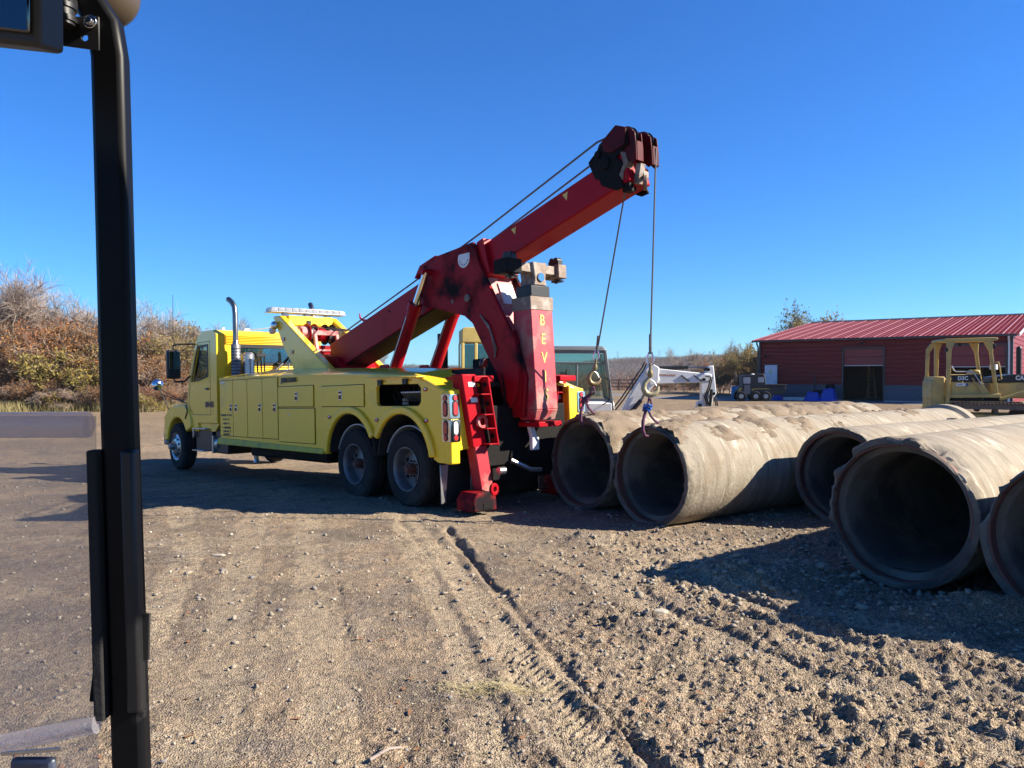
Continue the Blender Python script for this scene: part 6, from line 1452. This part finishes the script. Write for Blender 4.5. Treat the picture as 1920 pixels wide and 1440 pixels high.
def crowns(name, X, Y, Z, S, m, seed):
    bm = bmesh.new(); bmesh.ops.create_icosphere(bm, subdivisions=1, radius=1); bv = np.array([v.co[:] for v in bm.verts]); bf = np.array([[v.index for v in f.verts] for f in bm.faces]); bm.free()
    rn = np.random.default_rng(seed); n = len(X); v = bv[None]*(1+rn.normal(0, .22, (n, len(bv), 1))); v = v*S[:, None, None]*np.array([.8, .8, 1.0]); v += np.stack([X, Y, Z+S*.6], 1)[:, None, :]
    f = bf[None]+(np.arange(n)*len(bv))[:, None, None]
    return rawmesh(name, v.reshape(-1, 3), f.reshape(-1, 3), m, kind='stuff')
rn = np.random.default_rng(9)
wm2 = mat('winter_woods', (.085, .06, .05), .95, 0, (.055, .048, .04), .04, .5, dirt=(.10, .045, .025), dscale=.03, dlo=.54, dhi=.62)
n = 22000; t = rn.uniform(-.75, .75, n); r = rn.uniform(380, 1250, n); X = r*np.sin(t); Y = r*np.cos(t)
HX, HY = X, Y
n = 2600; t = rn.uniform(-.8, .75, n); r = rn.uniform(105, 300, n); X = r*np.sin(t); Y = r*np.cos(t); k = Y > 97+.1*X; X, Y = X[k], Y[k]
def twigwood(name, X, Y, m, lm, per, s0, seed, zf=base_h):
    # far brush: bundles of thin upright twigs and leaf flecks instead of solid crowns
    rn = np.random.default_rng(seed); n = len(X)*per; ids = np.repeat(np.arange(len(X)), per); S = rn.uniform(.6, 1.25, len(X))[ids]*s0
    bx = X[ids]+rn.normal(0, .35, n)*S; by = Y[ids]+rn.normal(0, .35, n)*S; bz = zf(X, Y)[ids]+rn.uniform(0, .75, n)*S
    d = rn.normal(0, .45, (n, 3)); d[:, 2] = np.abs(d[:, 2])+.6; d /= np.linalg.norm(d, axis=1)[:, None]; L = (rn.uniform(.2, .5, n)*S)[:, None]
    P = np.stack([bx, by, bz], 1); Q = P+d*L; w = .022+.00022*np.hypot(bx, by); a = rn.uniform(0, 6.283, n); sd = np.stack([np.cos(a)*w, np.sin(a)*w, a*0], 1)
    v = np.stack([P-sd, P+sd, Q], 1).reshape(-1, 3); return rawmesh(name, v, np.arange(n*3).reshape(-1, 3), m, kind='stuff')
twigwood('valley_brush', X, Y, leafmat('brush_twigs', (.20, .13, .09), (.24, .12, .07), (.15, .13, .09)), None, 60, 2.6, 4)
twigwood('distant_woods', HX, HY, leafmat('far_wood', (.15, .105, .085), (.11, .09, .075), (.17, .10, .07)), None, 14, 6.0, 6, hill_h)
# far rail fence
fn = thing('rail_fence', 'far grey wooden rail fence behind the white excavator', 'fence', (13.0, 88.0, float(H(13, 88))), R(-8))
for k in range(10): b = MB(); b.box(-4+k*1.6-.07, -4+k*1.6+.07, -.07, .07, -.3, 1.35); b.build('post', barkdk, fn)
for z in (.45, .85, 1.2): b = MB(); b.box(-4, 10.4, -.13, -.08, z-.06, z+.06); b.build('rail', barkdk, fn)
for px, d, lab in ((1158, 900, 'left of two tiny far pylons on the skyline'), (1236, 950, 'right of two tiny far pylons on the skyline')):
    x = (px-960)/1442*d; p = thing('power_pylon', lab, 'pylon', (x, d, float(hill_h(np.array([x]), np.array([d]))[0])), 0, 'far power pylons'); b = MB()
    for sx in (-1, 1):
        for sy in (-1, 1): b.bar((1.4*sx, 1.4*sy, 0), (.2*sx, .2*sy, 15), .12, .12)
    for z, w in ((9, 3), (12, 2.4), (14.5, 2)): b.bar((-w, 0, z), (w, 0, z), .14, .14)
    b.build('lattice', alu, p, split=False)

# ------------------------------------------------------------------ loose stones, straw and litter
rn = np.random.default_rng(21)
def cone(n, dmin, dmax, pw, lo=-100, hi=2020, bias=None):
    d = dmin*(dmax/dmin)**rn.uniform(0, 1, n)**pw; px = rn.uniform(lo, hi, n); X = (px-960)/1442*d; return X, d
def place(X, Y): return base_h(X, Y)+near_detail(X, Y)[0]
bm = bmesh.new(); bmesh.ops.create_icosphere(bm, subdivisions=1, radius=1); sv_ = np.array([v.co[:] for v in bm.verts]); sf_ = np.array([[v.index for v in f.verts] for f in bm.faces]); bm.free()
def stones(name, n, dmin, dmax, smin, smax, pw, m, hard=.25, keep=None, pwd=1.0):
    X, Y = cone(n, dmin, dmax, pwd)
    if keep is not None: k = keep(X, Y); X, Y = X[k], Y[k]
    n = len(X); s = smin+(smax-smin)*rn.uniform(0, 1, n)**pw; s *= np.clip(Y/5, .75, 1.35)
    v = sv_[None]*(1+rn.normal(0, hard, (n, len(sv_), 1)))*(s[:, None]*rn.uniform(.55, 1.2, (n, 3)))[:, None, :]
    a = rn.uniform(0, 6.283, n); ca, sa = np.cos(a)[:, None], np.sin(a)[:, None]; v = np.stack([v[..., 0]*ca-v[..., 1]*sa, v[..., 0]*sa+v[..., 1]*ca, v[..., 2]*.7], -1)
    v += np.stack([X, Y, place(X, Y)+s*.22], 1)[:, None, :]
    f = sf_[None]+(np.arange(n)*len(sv_))[:, None, None]; return rawmesh(name, v.reshape(-1, 3), f.reshape(-1, 3), m, kind='stuff')
st1 = mat('tan_stone', (.27, .225, .165), .9, 0, (.20, .17, .13), 3, .8); st2 = mat('pale_stone', (.38, .34, .27), .9, 0, (.30, .265, .21), 3, .8); st3 = mat('dark_stone', (.13, .12, .12), .9, 0, (.19, .17, .15), 3, .8)
right = lambda X, Y: rn.uniform(0, 1, len(X)) < (.18+.82*smooth((X*1.0+(8.5-Y)*.25-.2)/1.6))
stones('gravel_tan', 17000, 2.8, 15, .004, .024, 3.4, st1, keep=right, pwd=.8)
stones('gravel_pale', 1800, 2.8, 14, .003, .014, 3.5, st2, pwd=.8)
stones('gravel_dark', 5000, 2.8, 13, .004, .022, 3.4, st3, keep=right, pwd=.8)
def near(cx, cy, rx, ry): return lambda X, Y: ((X-cx)/rx)**2+((Y-cy)/ry)**2 < rn.uniform(.2, 1.2, len(X))
stones('clod_heap', 7000, 4.6, 8.5, .005, .036, 4.0, st1, keep=near(2.3, 6.5, 1.5, .9))
b_straw = mat('straw', (.42, .34, .17), .8, 0, (.34, .27, .14), 20)
def straw(name, X, Y, m, L0, L1, w):
    n = len(X); a = rn.uniform(0, 6.283, n); L = rn.uniform(L0, L1, n); Z = place(X, Y)+.006; dx, dy = np.cos(a)*L/2, np.sin(a)*L/2; wx, wy = -np.sin(a)*w, np.cos(a)*w; tz = rn.normal(0, .10, n)*L
    v = np.stack([np.stack([X-dx-wx, Y-dy-wy, Z-tz+.002], 1), np.stack([X-dx+wx, Y-dy+wy, Z-tz+.002], 1), np.stack([X+dx+wx*.4, Y+dy+wy*.4, Z+tz+.004], 1), np.stack([X+dx-wx*.4, Y+dy-wy*.4, Z+tz+.004], 1)], 1).reshape(-1, 3)
    return rawmesh(name, v, np.arange(n*4).reshape(-1, 4), m, kind='stuff')
X, Y = cone(5200, 2.8, 12, .8); straw('straw_litter', X, Y, b_straw, .02, .075, .0016)
X = rn.normal(-.13, .13, 420); Y = rn.normal(4.38, .05, 420); straw('straw_tuft', X, Y, b_straw, .04, .14, .0016)
X, Y = cone(130, 2.9, 10, .8); straw('dead_leaves', X, Y, mat('dead_leaf', (.26, .11, .04), .8, 0, (.18, .09, .04), 9), .03, .06, .012)
def stick(pts, r, label):
    b = MB(); b.tube([(x, y, Hd(x, y)+.012) for x, y in pts], [r, r*.9, r*.8, r*.4][:len(pts)], 6); o = b.build('stick', bark); return tag(o, label, 'stick', 'dry sticks on the dirt')
stick([(1.72, 3.30), (1.86, 3.22), (2.0, 3.12)], .006, 'thin grey stick on the gravel at the bottom right')
stick([(-.66, 3.55), (-.58, 3.62), (-.53, 3.66)], .009, 'pale curved stick on the dirt at the bottom centre')
def rock(x, y, s, label, m=None):
    v = sv_*(1+np.random.default_rng(int(abs(x*100))).normal(0, .16, (len(sv_), 1)))*np.array(s); b = MB(); b.add([tuple(q) for q in v], [tuple(f) for f in sf_]); o = b.build('rock', m or st2, None, .004, ang=25); o.location = (x, y, Hd(x, y)+s[2]*.25); return tag(o, label, 'rock', 'larger rocks on the dirt')
rock(3.05, 4.42, (.10, .06, .035), 'flat orange brown rock near the right edge', mat('ochre_stone', (.38, .24, .12), .9))
rock(1.13, 5.85, (.07, .04, .03), 'grey rock on the sunlit soil below the pipe shadow')
rock(-1.42, 3.45, (.05, .03, .015), 'pale flat rock at the bottom left of the dirt track')
rock(-1.25, 3.47, (.03, .02, .012), 'small pale rock beside the flat rock bottom left')
rock(-2.9, 7.6, (.10, .04, .02), 'pale stone cluster left of the truck shadow')

# ------------------------------------------------------------------ the open cab the picture is taken from: post, clear door, lamp
cb = thing('cab_frame', 'black cab post with clear door panel and lamp at the left edge, close up', 'vehicle cab', (-.51, 1.0, .75))
def cloc(p): return (p[0]+.51, p[1]-1.0, p[2]-.75)
def cbar(name, pts, w, t, m, bev=.004):
    # flat strap swept along points (centre line), w across the view, t in depth
    vs = []; fs = []
    for i, p in enumerate(pts):
        a = Vector(pts[max(i-1, 0)]); c = Vector(pts[min(i+1, len(pts)-1)]); d = (c-a).normalized(); s_ = Vector((d.z, 0, -d.x)).normalized(); u = d.cross(s_)
        q = Vector(cloc(p)); ww = w[i] if hasattr(w, '__len__') else w
        for sx, su in ((-1, -1), (1, -1), (1, 1), (-1, 1)): vs.append(q+s_*sx*ww/2+u*su*t/2)
    for i in range(len(pts)-1):
        for k in range(4): k2 = (k+1) % 4; fs.append((i*4+k, i*4+k2, (i+1)*4+k2, (i+1)*4+k))
    fs += [(0, 1, 2, 3), tuple(range(len(pts)*4-4, len(pts)*4))]
    b = MB(); b.add(vs, fs); return b.build(name, m, cb, bev, ang=50)
postm = mat('scuffed_black_post', (.004, .004, .005), .4, 0, (.006, .006, .007), 6, .8, spec=.12, dirt=(.05, .05, .05), dscale=14, dlo=.66, dhi=.85)
cbar('post', [(-.488, 1.0, .75), (-.4975, 1.0, 1.29), (-.511, 1.0, 1.80), (-.517, 1.0, 2.12), (-.519, 1.0, 2.215), (-.525, 1.0, 2.255), (-.545, 1.0, 2.29), (-.57, 1.0, 2.325)], [.0435, .0435, .0425, .042, .042, .042, .036, .03], .028, postm, .007)
cbar('seal_strip', [(-.5275, .985, 1.365), (-.535, .985, 1.712)], .014, .02, rubber, .003)
cbar('seal_strip', [(-.4835, .985, 1.375), (-.4905, .985, 1.712)], .018, .02, black, .004)
cbar('seal_flap', [(-.541, .99, 1.385), (-.535, .99, 1.43)], .012, .004, blackdull, .001)
cbar('seal_flap', [(-.474, .99, 1.44), (-.4725, .99, 1.50)], .010, .004, blackdull, .001)
b = MB(); b.cyl(cloc((-.533, .984, 2.254)), cloc((-.533, .976, 2.254)), .0085, n=16); b.cyl(cloc((-.533, .976, 2.254)), cloc((-.533, .972, 2.254)), .005, n=6); b.build('bolt', chrome, cb, .001)
bp_ = [(-.594, 2.262), (-.594, 2.232), (-.590, 2.228), (-.523, 2.219), (-.523, 2.262)]
b = MB(); b.prism([(x+.51, z-.75) for x, z in bp_], -.020, -.017, 'xz', [[(x+.51, z-.75) for x, z in arc(-.541, 2.235, .004, 0, 330, 11)]]); b.build('bracket_plate', black, cb, .001)
b = MB(); b.cyl(cloc((-.565, .97, 2.30)), cloc((-.565, .97, 2.246)), .016, n=24)
for z in (2.29, 2.272, 2.256): b.cyl(cloc((-.565, .97, z)), cloc((-.565, .97, z-.006)), .018, n=24)
b.cyl(cloc((-.61, .97, 2.275)), cloc((-.55, .97, 2.275)), .011, n=16); b.build('lamp_knuckle', black, cb)
b = MB(); b.hexa([tuple(cloc(p)) for p in ((-.78, .855, 2.20), (-.522, .855, 2.170), (-.522, .905, 2.182), (-.78, .905, 2.21), (-.78, .855, 2.36), (-.522, .855, 2.34), (-.522, .905, 2.34), (-.78, .905, 2.36))]); b.build('work_lamp_housing', mat('dusty_black_plastic', (.05, .045, .035), .6, 0, (.03, .027, .022), 30, .8), cb, .006)
b = MB(); b.hexa([tuple(cloc(p)) for p in ((-.77, .849, 2.212), (-.530, .849, 2.184), (-.530, .854, 2.184), (-.77, .854, 2.212), (-.77, .849, 2.35), (-.530, .849, 2.332), (-.530, .854, 2.332), (-.77, .854, 2.35))]); b.build('lamp_lens', darkglass, cb, .002)
b = MB(); P = rrect(-.68, -.578, 2.345, 2.50, .05, 6); b.prism([(x+.51, z-.75) for x, z in P], .10, .22, 'xz'); b.build('brown_lamp_shell', mat('brown_plastic', (.07, .05, .03), .45), cb, .02)
clear = glassmat('clear_door', (.93, .92, .90), .0, .20, (.62, .55, .50)); frost = glassmat('frosted_strip', (.92, .92, .96), .02, .30, (.60, .57, .60))
b = MB(); b.box(-.75, -.026, -.012, -.009, -.2, 1.005); b.build('clear_door', clear, cb)
b = MB(); b.cyl(cloc((-1.28, .985, 1.742)), cloc((-.543, .985, 1.744)), .0165, n=24); b.build('door_edge_tube', frost, cb)
b = MB(); b.tube([cloc((-1.2, .975, 1.27)), cloc((-.8, .975, 1.31)), cloc((-.63, .975, 1.342)), cloc((-.53, .975, 1.362))], .011, 14); b.build('door_lower_tube', frost, cb)
b = MB(); b.box(-.135, -.078, -.022, -.010, .50, .566); b.build('door_handle_block', mat('slate_plastic', (.04, .05, .08), .4), cb, .006)
b = MB(); b.bar((-.145, -.02, .572), (-.07, -.02, .578), .004, .004); b.build('handle_trim', alu, cb)

b = MB(); P = rrect(-.70, .98, -1.0, .93, .10, 6); b.prism([(x+.51, y-1.0) for x, y in P], 2.40-.75, 2.46-.75, 'xy'); b.build('roof_panel', blackdull, cb, .02)  # unseen roof added to shade the lamp housing, front edge set for that
for x in (-.46, .92): b = MB(); b.tube([cloc((x-.02, -.9, .75)), cloc((x, -.9, 2.1)), cloc((x, -.85, 2.40))], .024, 12); b.build('unseen_rear_post', black, cb)  # unseen posts added under the shading roof
b = MB(); b.tube([cloc((.93, 1.0, .75)), cloc((.93, 1.0, 2.2)), cloc((.90, .90, 2.40))], .022, 12); b.build('unseen_right_post', black, cb)  # also added out of view to carry that roof
# ------------------------------------------------------------------ air
HZ = 1700
bm = bmesh.new(); bmesh.ops.create_cube(bm, size=1); me = bpy.data.meshes.new('haze'); bm.to_mesh(me); bm.free()
hz = bpy.data.objects.new('haze', me); COL.objects.link(hz); hz.scale = (2*HZ*1.2, HZ*1.15+200, 110); hz.location = (0, HZ*.575, 18); hz['kind'] = 'stuff'
hm = bpy.data.materials.new('haze'); hm.use_nodes = True; hn = hm.node_tree.nodes; hn.remove(hn['Principled BSDF']); pv = hn.new('ShaderNodeVolumePrincipled'); pv.inputs['Color'].default_value = (.80, .88, 1.0, 1); pv.inputs['Density'].default_value = .0001; pv.inputs['Anisotropy'].default_value = .2
hm.node_tree.links.new(pv.outputs[0], hn['Material Output'].inputs['Volume']); me.materials.append(hm)
